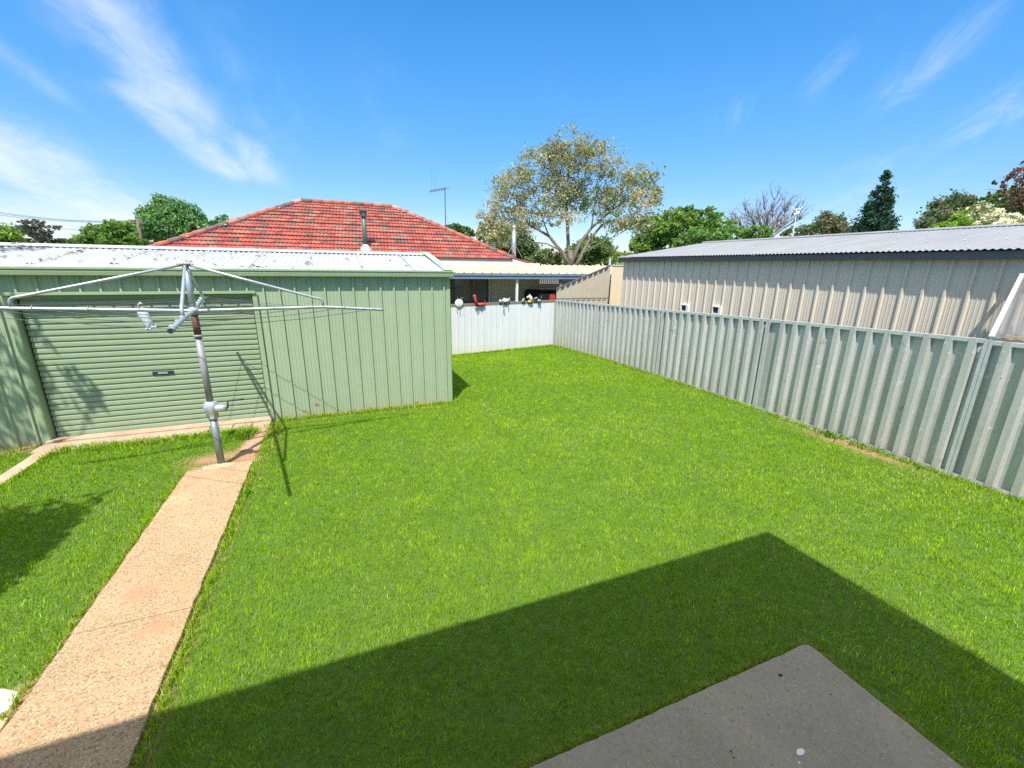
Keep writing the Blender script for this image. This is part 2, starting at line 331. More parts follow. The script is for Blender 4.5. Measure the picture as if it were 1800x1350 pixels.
        if parent is not None: ob.parent = parent
        return ob
def tag(o, label, cat, group=None):
    o['label'] = label; o['category'] = cat
    if group: o['group'] = group
    return o
def thing(name, loc, label, cat, group=None):
    o = bpy.data.objects.new(name, None); o.empty_display_size = .1; o.location = loc; COL.objects.link(o); return tag(o, label, cat, group)
def struct(o, kind='structure'): o['kind'] = kind; return o
def bevel(o, w, seg=2):
    b = o.modifiers.new('bevel', 'BEVEL'); b.width = w; b.segments = seg; b.limit_method = 'ANGLE'; return o

# ------------------------------------------------------------------ ground
def gz(x, y):
    t = min(max((y-5)/7.4, 0), 1)**2
    return -(.22+.14*min(max((6.4-x)/3.4, 0), 1))*t
def gza(x, y):
    t = np.clip((y-5)/7.4, 0, 1)**2
    return -(.22+.14*np.clip((6.4-x)/3.4, 0, 1))*t
YS = 7.02; XR = 1.715          # shed front plane and right corner
PX0, PX1, PY1 = -1.735, -1.098, 5.47   # garden path
def vnoise(x, y, sc, seed=0):
    # smooth value noise in numpy
    x = np.asarray(x)/sc; y = np.asarray(y)/sc; xi = np.floor(x).astype(int); yi = np.floor(y).astype(int); fx = x-xi; fy = y-yi
    fx = fx*fx*(3-2*fx); fy = fy*fy*(3-2*fy)
    def h(a, b):
        n = (a*374761393+b*668265263+seed*1274126177) & 0x7fffffff; n = (n ^ (n >> 13))*1274126177 & 0x7fffffff; return ((n ^ (n >> 16)) & 0xffff)/65535.
    return (h(xi, yi)*(1-fx)+h(xi+1, yi)*fx)*(1-fy)+(h(xi, yi+1)*(1-fx)+h(xi+1, yi+1)*fx)*fy
def lawn(x, y):
    """0..1 how thickly grass grows at (x, y)"""
    e = (vnoise(x, y, .09, 3)-.5)*.07 + (vnoise(x, y, .35, 4)-.5)*.06
    d = np.ones_like(x)
    def cut(m): d[m] = 0
    cut((y > YS-.05+e*.6) & (x < XR+.03+np.minimum(e, 0)*.5))
    cut((x > PX0-.012+e*.4) & (x < PX1+.014+e*.4) & (y < PY1+.05+e))
    cut((x > -.76) & (x < 2.555+e*.25) & (y < 1.30+e*.25))
    cut((x > -3.66) & (x < -1.02+e) & (y > 6.66+e*1.2))          # door apron
    cut((x > -3.60+e*.5) & (x < -3.43+e*.5) & (y > 3.0))           # narrow strip path
    cut((x > -1.33+e+(6.7-y)*-.02) & (x < -1.07+e) & (y > 5.40))   # brick strip
    cut((x > -1.92) & (x < -1.745) & (y < 2.74+e))               # paving stones
    cut(x > 6.47)
    cut((y > 12.36))
    # thin bare patches
    b = np.exp(-(((x-6.35)/.16)**2+((y-3.35)/.75)**2))*1.1 + np.exp(-(((x+1.5)/.30)**2+((y-5.72)/.20)**2))*1.3 + np.exp(-(((x+1.02)/.12)**2+((y-6.2)/.5)**2))*.7
    b += np.exp(-(((x+3.95)/.35)**2+((y-6.93)/.13)**2))*1.3
    b += np.exp(-((x-(PX0-.04))/.03)**2)*(y < 5.6)*.55 + np.exp(-((x-(PX1+.05))/.03)**2)*(y < 5.5)*.45
    b += np.exp(-((y-6.95)/.05)**2)*(x > -1)*(x < 1.8)*.8
    d *= np.clip(1-b*(.55+.9*vnoise(x, y, .12, 8)), 0, 1)
    return d
xs = np.concatenate([[-900, -300, -120, -60, -30, -18, -12, -9], np.arange(-7, 9.01, .14), [10, 12, 16, 24, 40, 70, 130, 320, 900]])
ys = np.concatenate([[-900, -300, -100, -40, -15, -6, -2], np.arange(-1, 13.01, .14), [14, 16, 20, 28, 45, 80, 150, 350, 900]])
GX, GY = np.meshgrid(xs, ys); GZ = gza(GX, GY)
ld = lawn(GX.ravel().copy(), GY.ravel().copy())
near = ((GX > -7.2) & (GX < 6.6) & (GY > -1.2) & (GY < 12.6)).ravel()
thatch = np.array([.075, .140, .012]); dirt = np.array([.33, .20, .11]); far = np.array([.13, .16, .06])
gc = np.where(near[:, None], dirt[None]*(1-ld[:, None])+thatch[None]*ld[:, None], far[None])
me = bpy.data.meshes.new('ground'); nx, ny = len(xs), len(ys)
I = np.arange(nx*ny).reshape(ny, nx); F = np.stack([I[:-1, :-1], I[:-1, 1:], I[1:, 1:], I[1:, :-1]], -1).reshape(-1, 4)
me.from_pydata(np.stack([GX.ravel(), GY.ravel(), GZ.ravel()], -1).tolist(), [], F.tolist())
at = me.color_attributes.new('col', 'FLOAT_COLOR', 'POINT'); at.data.foreach_set('color', np.concatenate([gc, np.ones((len(gc), 1))], 1).astype(np.float32).ravel())
me.materials.append(M['soil']); go = bpy.data.objects.new('ground', me); COL.objects.link(go); struct(go)

# ------------------------------------------------------------------ grass
def grass_mesh(px, py, hgt, wid, col, lean=.55):
    n = len(px); pz = gza(px, py)-.004
    an = RNG.uniform(0, 2*PI, n); la = RNG.uniform(0, 2*PI, n); le = RNG.uniform(.1, 1, n)*lean
    wx = np.cos(an)*wid/2; wy = np.sin(an)*wid/2
    dx = np.cos(la)*le*hgt; dy = np.sin(la)*le*hgt
    V = np.zeros((n, 5, 3), np.float32)
    V[:, 0] = np.stack([px-wx, py-wy, pz], -1); V[:, 1] = np.stack([px+wx, py+wy, pz], -1)
    V[:, 2] = np.stack([px+dx*.35+wx*.8, py+dy*.35+wy*.8, pz+hgt*.6], -1); V[:, 3] = np.stack([px+dx*.35-wx*.8, py+dy*.35-wy*.8, pz+hgt*.6], -1)
    V[:, 4] = np.stack([px+dx, py+dy, pz+hgt*(1-.25*le)], -1)
    base = np.arange(n)[:, None]*5
    quads = base+np.array([[0, 1, 2, 3]]); tris = base+np.array([[3, 2, 4]])
    loops = np.concatenate([quads, tris], 1).ravel()
    starts = (np.arange(n)[:, None]*7+np.array([[0, 4]])).ravel(); tot = np.tile([4, 3], n)
    me = bpy.data.meshes.new('grass'); me.vertices.add(n*5); me.vertices.foreach_set('co', V.ravel())
    me.loops.add(n*7); me.loops.foreach_set('vertex_index', loops.astype(np.int32)); me.polygons.add(n*2)
    me.polygons.foreach_set('loop_start', starts.astype(np.int32)); me.polygons.foreach_set('loop_total', tot.astype(np.int32)); me.update(calc_edges=True)
    at = me.color_attributes.new('col', 'FLOAT_COLOR', 'POINT'); C4 = np.ones((n, 5, 4), np.float32); C4[:, :, :3] = col[:, None, :]; at.data.foreach_set('color', C4.ravel())
    return me
def sample(n, x0, x1, y0, y1): return RNG.uniform(x0, x1, n), RNG.uniform(y0, y1, n)
GR = dict(d=1.15)
X, Y = sample(int(1500000*GR['d']), -7.0, 6.5, -.6, 12.4)
dist = np.sqrt(X**2+Y**2+2.3**2)
bear = np.degrees(np.arctan2(X, Y))
vis = (bear > -42) & (bear < 84)
keep = lawn(X, Y)
keep *= np.clip((3.4/dist)**1.1, .22, 1.)*np.where(vis, 1, .25)
k = RNG.uniform(0, 1, len(X)) < keep; X, Y, dist = X[k], Y[k], dist[k]
n = len(X)
big = vnoise(X, Y, 1.6, 11); med = vnoise(X, Y, .35, 12); sm = vnoise(X, Y, .10, 13)
h = .018+.019*RNG.random(n)+.022*med*sm+.008*big
w = .0028*(dist/2.9)**.75*RNG.uniform(.75, 1.3, n)
g1 = np.array([.275, .480, .010]); g2 = np.array([.405, .550, .030]); g3 = np.array([.130, .345, .005]); dry = np.array([.60, .62, .24])
a = np.clip(.46+(med-.5)*.7+(big-.5)*.45+(sm-.5)*.7+RNG.normal(0, .30, n), 0, 1)[:, None]
col = g3*(1-a)+g2*a; col = col*.6+g1*.4
dr = (RNG.random(n) < (.042+.11*np.clip(vnoise(X, Y, .55, 21)-.60, 0, 1)*3))[:, None]
col = np.where(dr, dry*RNG.uniform(.7, 1.1, (n, 1)), col)*np.exp(RNG.normal(0, .20, (n, 1)))*(.80+.44*vnoise(X, Y, .045, 31))[:, None]
# edges: longer unmown tufts beside fences, path and shed
GME = grass_mesh(X, Y, h, w, col)
def edge_tufts(n, fx):
    x, y = fx(n); return x, y
ex, ey = [], []
def line(n, x0, y0, x1, y1, sp):
    t = RNG.random(n); cl = np.round(t*n/28)/(n/28); t = np.where(RNG.random(n) < .8, cl+RNG.normal(0, .004, n), t)
    ex.append(x0+(x1-x0)*t+RNG.normal(0, sp, n)); ey.append(y0+(y1-y0)*t+RNG.normal(0, sp, n))
line(3600, 6.43, 1.0, 6.43, 12.3, .035); line(2600, 2.6, 12.33, 6.4, 12.33, .03); line(1500, -1.0, 6.94, 1.72, 6.94, .025)
line(2600, PX1+.045, 1.0, PX1+.045, 5.4, .018); line(1200, PX0-.045, 1.5, PX0-.045, 5.4, .015); line(2300, -3.4, 6.62, -1.4, 6.60, .05)
line(900, -1.01, 5.6, -1.01, 6.8, .05); line(500, -3.4, 5.2, -3.4, 6.6, .02); line(2000, -.75, 1.325, 2.56, 1.325, .012); line(900, 2.585, -.3, 2.585, 1.3, .012)
line(500, -6.8, 6.93, -3.75, 6.86, .06); line(900, -1.42, 6.45, -1.42, 6.62, .10); line(900, 1.78, 7.0, 1.8, 10.5, .03)
EX = np.concatenate(ex); EY = np.concatenate(ey); n = len(EX); okm = (EX < 6.475) & (EY < 12.37) & ~((EY > 7.0) & (EX < 1.73)); EX, EY = EX[okm], EY[okm]; n = len(EX)
dist = np.sqrt(EX**2+EY**2+5)
EC = g1*RNG.uniform(.6, 1.25, (n, 1)); EC[RNG.random(n) < .16] = dry*.85
h2 = RNG.uniform(.035, .085, n); h2[EY > 6.3] *= 1.25
h2 = np.where((np.abs(EX-1.5) < 1.2) & (EY < 1.4), .045, h2)
ob = bpy.data.objects.new('grass', GME); COL.objects.link(ob); GME.materials.append(M['grass']); struct(ob, 'stuff'); ob['label'] = 'short bright green lawn grass covering the yard'
em = grass_mesh(EX, EY, h2, .0042*(dist/2.9)**.7, EC, .8); em.materials.append(M['grass'])
ob = bpy.data.objects.new('edge_grass', em); COL.objects.link(ob); struct(ob, 'stuff'); ob['label'] = 'longer untrimmed grass along fences, path and shed'

# ------------------------------------------------------------------ paving
def rough_edge_poly(x0, x1, y0, y1, amp, step=.05, seed=1, sides='lr'):
    pts = []
    def e(t, k): return (float(vnoise(np.array([t*1.0]), np.array([k*7.3]), .11, seed)[0])-.5)*amp+(float(vnoise(np.array([t*1.0]), np.array([k*3.1]), .03, seed+5)[0])-.5)*amp*.5
    nn = int((y1-y0)/step)
    for i in range(nn+1):
        y = y0+(y1-y0)*i/nn; pts.append((x1+e(y, 1), y))
    for i in range(nn, -1, -1):
        y = y0+(y1-y0)*i/nn; pts.append((x0+e(y, 2), y))
    return pts
mb = MB()
for (a, b) in ((-.8, 1.55), (1.558, 3.02), (3.028, 4.36), (4.366, PY1)):
    poly = rough_edge_poly(PX0, PX1, a, b, .016)
    if b == PY1: poly = [p for p in poly if not (p[1] > PY1-.08 and p[0] < PX0+.1)]+[]
    mb.prism(poly, -.09, .034)
po = mb.build('garden_path', M['path']); struct(po); bevel(po, .006, 2)
mb = MB(); mb.prism([(p[0], p[1]) for p in [(PX0+.2+.16*math.cos(t)*(1+.1*math.sin(3*t))+.1, 5.40+.075*math.sin(t)) for t in np.linspace(0, 2*PI, 18)[:-1]]], .0345, .038)
mb.build('mortar_patch', M['pathpatch'], po)
mb = MB()
def jit(t, k, a): return (float(vnoise(np.array([t]), np.array([k*5.]), .07, 40)[0])-.5)*a+(float(vnoise(np.array([t]), np.array([k*5.]), .02, 41)[0])-.5)*a*.6
mb.prism([(-.75, -1.1), (2.545, -1.1)]+[(2.545+jit(y, 1, .006), y) for y in np.arange(-.4, 1.25, .03)]+[(2.540, 1.270), (2.532, 1.286)]+[(x, 1.293+jit(x, 2, .006)) for x in np.arange(2.50, -.72, -.03)]+[(-.75, 1.29)], -.1, .058)
so_ = mb.build('concrete_landing', M['conc']); struct(so_); bevel(so_, .012, 2)
mb = MB(); c = gnd(1407, 1322, .058); mb.prism([(c.x+.024*math.cos(t)*(1+.12*math.sin(2*t+.6)), c.y+.013*math.sin(t)) for t in np.linspace(0, 2*PI, 16)[:-1]], .0585, .0605)
mb.ell((c.x-.05, c.y-.03, .0585), (.006, .004, .001), 8, 4)
mb.build('paint_splash', M['whitep'], so_)
mb = MB(); c = gnd(1372, 1187, .058); mb.ell((c.x, c.y, .058), (.013, .010, .006), 10, 6); c = gnd(1285, 1320, .058); mb.ell((c.x, c.y, .057), (.007, .005, .003), 8, 5); c = gnd(1290, 1332, .058); mb.ell((c.x, c.y, .057), (.006, .004, .003), 8, 5); c = gnd(1460, 1221, .058); mb.ell((c.x, c.y, .057), (.008, .004, .003), 8, 5)
mb.build('bolt_hole', M['black'], so_)
mb = MB(); mb.prism([(-3.66, 6.66), (-3.44, 6.60), (-2.9, 6.64), (-2.4, 6.62), (-1.9, 6.67), (-1.56, 6.66), (-1.57, 6.93), (-3.66, 6.93)], -.1, .016)
for i in range(2): mb.prism([(-1.555+.24*i, 6.655+.02*i), (-1.325+.24*i, 6.66+.02*i), (-1.325+.24*i, 6.93), (-1.555+.24*i, 6.93)], -.1, .014-.004*i)
mb.box(-3.645, -1.075, 6.935, 7.17, -.1, .036)
ap = mb.build('door_apron', M['apron']); struct(ap); bevel(ap, .006)
mb = MB(); mb.prism([(-3.585, 2.6), (-3.445, 2.6), (-3.44, 4.2), (-3.452, 5.4), (-3.44, 6.59), (-3.60, 6.65), (-3.585, 5)], -.1, .012)
st = mb.build('strip_path', M['apron']); struct(st)
mb = MB()
for i in range(5):
    y = 5.86+i*.172; x = -1.315+i*.028; mb.prism([(x, y), (x+.225, y+.02), (x+.235, y+.18), (x+.01, y+.165)], -.08, .006-.002*(i % 3))
bp = mb.build('brick_path', M['brick']); struct(bp); bevel(bp, .006)
mb = MB(); mb.prism([(-1.985, 2.70), (-1.90, 2.725), (-1.80, 2.665), (-1.785, 2.56), (-1.85, 2.52), (-1.99, 2.53)], -.05, .022)
o = mb.build('paving_stone', M['stonew'], None, loc=(-1.88, 2.62, 0)); bevel(o, .008); tag(o, 'pale whitish paving stone beside the tan path at the left edge', 'paving stone', 'loose stones by the path')
mb = MB(); mb.prism([(-1.97, 2.50), (-1.86, 2.495), (-1.765, 2.515), (-1.755, 2.42), (-1.78, 2.30), (-1.95, 2.30)], -.05, .018)
o = mb.build('paving_stone', M['stonet'], None, loc=(-1.86, 2.4, 0)); bevel(o, .008); tag(o, 'tan brown paving stone just in front of the pale one by the path', 'paving stone', 'loose stones by the path')

# ------------------------------------------------------------------ sheet profiles
def trim_profile(L_, pitch, start, rw=.020, rb=.036, rh=.026, flute=.0036, nfl=4):
    P = [(0, 0)]; s = start
    while s < L_-.03:
        P += [(s-rb/2, 0), (s-rw/2, rh), (s+rw/2, rh), (s+rb/2, 0)]
        for j in range(1, nfl):
            c = s+pitch*j/nfl
            if c+.008 < L_: P += [(c-.009, 0), (c-.004, flute), (c+.004, flute), (c+.009, 0)]
        s += pitch
    P.append((L_, 0)); P = [p for i, p in enumerate(P) if i == 0 or p[0] > P[i-1][0]-1e-6]
    return [p for p in P if p[0] >= 0]
def corr_profile(L_, pitch=.076, amp=.0085, seg=6):
    n = int(L_/pitch*seg); return [(L_*i/n, amp*math.cos(2*PI*(L_*i/n)/pitch)) for i in range(n+1)]
def trap_profile(L_, pitch, start, d, top, sl):
    P = [(0, 0)]; s = start
    while s+top+2*sl < L_:
        P += [(s, 0), (s+sl, d), (s+sl+top, d), (s+2*sl+top, 0)]; s += pitch
    P.append((L_, 0)); return P

# ------------------------------------------------------------------ green shed
sh = thing('garden_shed', (-2.7, YS, 0), 'long pale green sheet metal garage with grey corrugated roof and roller door', 'shed')
XL = -7.4; DX0, DX1, DZ = -3.615, -1.10, 1.885
def wall_piece(x0, x1, z0, z1):
    m = MB(); st = (-.105-.2*40-x0) % .1985; P = trim_profile(x1-x0, .1985, st)
    m.sheet(P, (x0, YS, 0), (1, 0, 0), (0, -1, 0), [(0, 0, z0), (0, 0, z1)]); return m
m = wall_piece(DX1, XR, -.12, 2.14)
m2 = wall_piece(XL, DX0, -.2, 2.14); m3 = wall_piece(DX0, DX1, 1.915, 2.14)
for q in (m2, m3):
    o_ = len(m.v); m.v += q.v; m.f += [tuple(i+o_ for i in f) for f in q.f]; m.c += q.c
sc_ = MB()
for z in (.22, 1.32):
    for k in range(14):
        x = XR-.15-k*.1985
        if x > DX1+.1: sc_.ell((x, YS-.004, z+.01*(k % 3)), (.006, .004, .006), 6, 4)
m.build('front_wall', M['green'], sh, more=[(sc_, M['lead'])])
m = MB()   # side, back walls (gable ends)
for xx in (XR, XL):
    m.face([(xx, YS+.005, -.5), (xx, 10.6, -.5), (xx, 10.6, 2.2), (xx, 8.82, 2.46), (xx, YS+.005, 2.17)])
m.face([(XL, 10.6, -.5), (XR, 10.6, -.5), (XR, 10.6, 2.2), (XL, 10.6, 2.2)])
m.build('side_wall', M['green'], sh)
m = MB(); m.box(XR-.045, XR+.008, YS-.012, YS-.0045, -.05, 2.10); m.box(XR+.003, XR+.010, YS-.012, YS+.06, -.05, 2.10)
m.build('corner_flashing', M['greentrim'], sh)
m = MB()
for (x, sg) in ((DX0, 1), (DX1, -1)):
    m.box(min(x, x+sg*.006), max(x, x+sg*.006), YS-.026, YS+.13, -.04, DZ+.01)
    m.box(min(x-sg*.055, x-sg*.001), max(x-sg*.055, x-sg*.001), YS-.030, YS-.022, -.04, DZ+.02)
m.box(DX0-.08, DX1+.04, YS-.050, YS-.023, DZ-.004, DZ+.032)
m.build('door_frame', M['greentrim'], sh)
m = MB(); P = []; z = .04; ph = .0745
while z < DZ-.02:
    P += [(z, .009), (z+.020, .010), (z+.046, .008), (z+.053, -.004), (z+.0735, -.008), (z+.0742, .008)]; z += ph
m.sheet(P, (DX0+.03, YS+.085, 0), (0, 0, 1), (0, -1, 0), [(0, 0, 0), (DX1-DX0-.06, 0, 0)])
dr = m.build('roller_door', M['greendoor'], sh)
m = MB(); m.box(-2.44, -2.20, YS+.066, YS+.075, .79, .835); m.build('door_handle', M['black'], dr)
m = MB(); m.box(-2.375, -2.265, YS+.058, YS+.0655, .802, .825); m.build('handle_lever', M['cast'], dr)
m = MB(); m.box(DX0+.01, DX1-.01, YS+.14, YS+.16, -.05, DZ+.1); m.build('door_backing', M['black'], sh)
# roof
ZR0, ZR1, YR0, YR1 = 2.205, 2.485, YS-.05, 8.82
m = MB(); P = corr_profile(XR+.0-XL); m.sheet(P, (XL, 0, 0), (1, 0, 0), (0, -.15, 1), [(0, YR0, ZR0), (0, YR1, ZR1), (0, 10.72, ZR0)])
rf = m.build('roof', M['zinc'], sh, True)
m = MB()
for k in range(12):
    xx = XR-.55-k*.762; m.beam((xx, YR0+.03, ZR0+.0105), (xx, YR1-.05, ZR1+.009), .016, .004)
m.build('sheet_lap', mat('lap_dirt', (.30, .28, .23), .9, 0, (.55, .56, .55), 14, .7), rf)
m = MB(); m.hexa([(XL, YR1-.14, ZR1-.008), (XR+.05, YR1-.14, ZR1-.008), (XR+.05, YR1, ZR1+.03), (XL, YR1, ZR1+.03), (XL, YR1-.14, ZR1+.002), (XR+.05, YR1-.14, ZR1+.002), (XR+.05, YR1, ZR1+.042), (XL, YR1, ZR1+.042)])
m.hexa([(XL, YR1+.001, ZR1+.03), (XR+.05, YR1+.001, ZR1+.03), (XR+.05, YR1+.14, ZR1-.008), (XL, YR1+.14, ZR1-.008), (XL, YR1+.001, ZR1+.042), (XR+.05, YR1+.001, ZR1+.042), (XR+.05, YR1+.14, ZR1+.002), (XL, YR1+.14, ZR1+.002)])
m.build('ridge_cap', M['zinc'], sh)
m = MB()
for (ya, za, yb, zb) in ((YR0-.01, ZR0+.014, YR1, ZR1+.046), (YR1+.002, ZR1+.046, 10.72, ZR0+.014)):
    m.hexa([(XR-.09, ya, za), (XR+.035, ya, za), (XR+.035, yb, zb), (XR-.09, yb, zb), (XR-.09, ya, za+.006), (XR+.035, ya, za+.006), (XR+.035, yb, zb+.006), (XR-.09, yb, zb+.006)])
    m.hexa([(XR+.0355, ya, za-.13), (XR+.042, ya, za-.13), (XR+.042, yb, zb-.13), (XR+.0355, yb, zb-.13), (XR+.0355, ya, za+.006), (XR+.042, ya, za+.006), (XR+.042, yb, zb+.006), (XR+.0355, yb, zb+.006)])
m.build('barge_flashing', M['greenfar'], sh)
m = MB(); g0, g1_ = YS-.115, YS-.004   # quad gutter as a swept profile
P = [(g1_, 2.20), (g1_, 2.115), (g0+.03, 2.112), (g0+.012, 2.120), (g0+.004, 2.165), (g0+.012, 2.172), (g0+.012, 2.185), (g0-.004, 2.190), (g0-.004, 2.212), (g0+.006, 2.212)]
i0 = len(m.v)
for xx in (XL, XR+.045): m.v += [(xx, y, z) for y, z in P]
for j in range(len(P)-1): m.f.append((j, j+1, len(P)+j+1, len(P)+j)); m.c.append(None)
m.f.append(tuple(range(len(P), 2*len(P)))); m.c.append(None)
m.build('gutter', M['greentrim'], sh)
# leaf litter on shed roof
m = MB()
for i in range(170):
    x = random.uniform(-5.2, 1.5); t = random.random()**.8; y = YR0+.05+(YR1-YR0-.2)*t
    if random.random() > .35+.5*(x < -.8): continue
    lap = round((XR-.55-x)/.762)
    if random.random() < .45: x = XR-.55-lap*.762+random.gauss(0, .02)
    z = ZR0+(ZR1-ZR0)*(y-YR0)/(YR1-YR0)+.008; r = random.uniform(.010, .038)
    for j in range(random.randint(2, 4)):
        a = random.uniform(0, 6.28); cx, cy = x+random.gauss(0, r), y+random.gauss(0, r*.8)
        m.face([(cx+r*math.cos(a), cy+r*math.sin(a), z+.008), (cx+r*.4*math.cos(a+1.6), cy+r*.4*math.sin(a+1.6), z+random.uniform(.006, .03)), (cx-r*math.cos(a), cy-r*math.sin(a), z+.008), (cx+r*.4*math.cos(a-1.6), cy+r*.4*math.sin(a-1.6), z+.004)])
o = m.build('leaf_litter', M['litter']); struct(o, 'stuff'); o['label'] = 'dry leaf litter scattered on the corrugated shed roof'

# ------------------------------------------------------------------ clothes hoist
PB = Vector((-1.427, 5.495, .034)); HZ = 1.795
ho = thing('clothes_hoist', PB, 'rotary clothes hoist of grey steel pipe standing on the tan path end', 'clothes hoist')
def pl(z): return Vector((PB.x, PB.y, z))
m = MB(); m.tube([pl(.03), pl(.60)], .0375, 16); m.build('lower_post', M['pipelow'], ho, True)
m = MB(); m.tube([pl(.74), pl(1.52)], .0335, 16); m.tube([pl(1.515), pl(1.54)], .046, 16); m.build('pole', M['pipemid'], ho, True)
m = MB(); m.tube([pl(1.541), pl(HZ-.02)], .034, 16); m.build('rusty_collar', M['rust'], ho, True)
APX = pl(2.275)
m = MB(); m.tube([pl(HZ-.02), APX], [.031, .027], 16); m.tube([pl(HZ-.035), pl(HZ+.035)], .047, 12); m.build('riser', M['pipe'], ho, True)
m = MB(); m.tube([pl(.585), pl(.60), pl(.61), pl(.66), pl(.70), pl(.755), pl(.785), pl(.79)], [.05, .052, .045, .060, .075, .072, .05, .045], 18)
gd = (Vector((1, -.25, 0))).normalized(); gc_ = pl(.705)+gd*.03
m.tube([gc_, gc_+gd*.06, gc_+gd*.075, gc_+gd*.125], [.052, .045, .038, .036], 14)
for a in range(6):
    an = a*PI/3; m.beam(pl(.60)+Vector((math.cos(an)*.05, math.sin(an)*.05, 0)), pl(.78)+Vector((math.cos(an)*.052, math.sin(an)*.052, 0)), .012, .018)
gh = m.build('gear_housing', M['cast'], ho, True)
m = MB(); q = gc_+gd*.125
m.tube([q, q+gd*.02, q+gd*.025+Vector((0, 0, .075)), q+Vector((.06, -.03, .088)), q+Vector((.19, -.05, .098))], [.007, .007, .008, .010, .010], 8); m.build('crank_handle', M['black'], gh, True)
AR = Vector((.990, .140, 0)).normalized(); AF = Vector((-.155, .988, 0)).normalized()
AN = Vector((.176, -.984, 0)).normalized()
ARMS = {'r': (AR, 1.97, 1.27, HZ-.002, 1.735), 'l': (-AR, 2.05, 1.33, 1.865, 1.905), 'n': (AN, 1.93, 1.05, 1.825, 1.835), 'f': (AF, 1.235, 1.10, 1.845, 1.856)}
def armpt(k, s, dz=0):
    d, ln, js, zj, zt = ARMS[k]; p = PB+d*s
    z = HZ+(zj-HZ)*s/js if s <= js else zj+(zt-zj)*(s-js)/(ln-js)
    return Vector((p.x, p.y, z+dz))
for k in ARMS:
    d, ln, js, zj, zt = ARMS[k]
    m = MB(); m.tube([armpt(k, .03), armpt(k, js*.5), armpt(k, js), armpt(k, ln)], .0175 if k != 'n' else .019, 12, cap=False)
    a_ = m.build('arm', M['pipe'], ho, True)
    m = MB(); m.tube([armpt(k, ln-.012), armpt(k, ln+.002)], .0175, 12); m.build('arm_end', M['rust'] if k == 'r' else M['black'], a_)
    for i in range(5):
        s = (.42+.36*i)*ln/1.95
        if s < ln: 
            hk = MB(); c = armpt(k, s); dd = d.cross(Vector((0, 0, 1)))
            hk.tube([c+dd*(.022*math.cos(t))+Vector((0, 0, .026*math.sin(t)+.004)) for t in np.linspace(-.6, PI+.6, 9)], .0032, 5)
            hk.tube([c+dd*.018+Vector((0, 0, -.014)), c+dd*.05+Vector((0, 0, .012))], .0028, 5)
            hk.build('line_hook', M['pipe'], a_)
    m = MB(); top = pl(2.262)+d*.035; j = armpt(k, js)
    b1 = j+Vector((0, 0, .095))-d*.035; b2 = j+Vector((0, 0, .06)); pts = [top, top+(b1-top)*.5, top+(b1-top)*.93, b1+d*.012, b1+d*.028+Vector((0, 0, -.014)), b2, j+Vector((0, 0, .012))]
    m.tube(pts, [.0135, .0145, .0145, .0150, .0150, .0155, .0135], 10); m.build('strut', M['pipe'], ho, True)
m = MB(); m.tube([pl(2.255), pl(2.275)], .046, 12)
for k in ARMS: d = ARMS[k][0]; m.tube([pl(2.262)+d*.02, pl(2.268)+d*.07], .009, 6)
m.build('head_bracket', M['rust'], ho, True)
order = ['r', 'f', 'l', 'n']
for i in range(5):
    m = MB()
    for q in range(4):
        a = order[q]; b = order[(q+1) % 4]; fr = .215+.185*i
        A = armpt(a, ARMS[a][1]*fr, .006); B = armpt(b, ARMS[b][1]*fr, .006); mid = (A+B)/2-Vector((0, 0, .012+.018*fr))
        m.tube([A, A*.5+mid*.5-Vector((0, 0, .004)), mid, B*.5+mid*.5-Vector((0, 0, .004)), B], .0029, 5)
    m.build('clothes_line', M['wire'], ho)
# peg bag hung on the line
pc = onY(252, 541, 5.75)
bag = thing('peg_bag', pc, 'small pale blue fabric peg bag hanging crooked on the clothes line', 'peg bag')
m = MB(); ax = Vector((.30, -.05, -1)).normalized(); sd = Vector((1, 0, .28)).normalized()
rings = [(0, .026, .018), (.025, .046, .035), (.07, .058, .045), (.13, .055, .05), (.19, .050, .048), (.235, .050, .044), (.262, .044, .036), (.275, .025, .02)]
i0 = 0; nn = 20
rings = [(a_*.86, b_*.80, c_*.8) for a_, b_, c_ in rings]
for (s, rx, ry) in rings:
    c = pc+ax*s+Vector((-.03, 0, .0))
    for j in range(nn):
        t = 2*PI*j/nn; cr = 1+.07*math.sin(7*t+s*30)+.04*math.sin(13*t)
        m.v.append(tuple(c+sd*(rx*math.cos(t)*cr)+Vector((0, 1, 0))*(ry*math.sin(t)*cr)))
for k in range(len(rings)-1):
    for j in range(nn): m.f.append((k*nn+j, k*nn+(j+1) % nn, (k+1)*nn+(j+1) % nn, (k+1)*nn+j)); m.c.append(None)
m.f.append(tuple((len(rings)-1)*nn+j for j in range(nn))); m.c.append(None)
m.build('bag', M['cloth'], bag, True)
m = MB(); e0 = pc+ax*.225
for j in range(16):
    t = 2*PI*j/16; p = e0+Vector((-.03, 0, 0))+sd*(.042*math.cos(t))+Vector((0, .034*math.sin(t), 0)); m.ell(p+Vector((0, 0, .006*math.sin(5*t))), (.013, .013, .010), 6, 4)
m.build('frill', M['cloth'], bag, True)
m = MB(); m.tube([pc+Vector((-.03, 0, .0)), pc+Vector((-.035, 0, .035)), pc+Vector((-.02, 0, .052)), pc+Vector((-.002, .0, .035))], .011, 7); m.build('loop', M['pinkcloth'], bag, True)

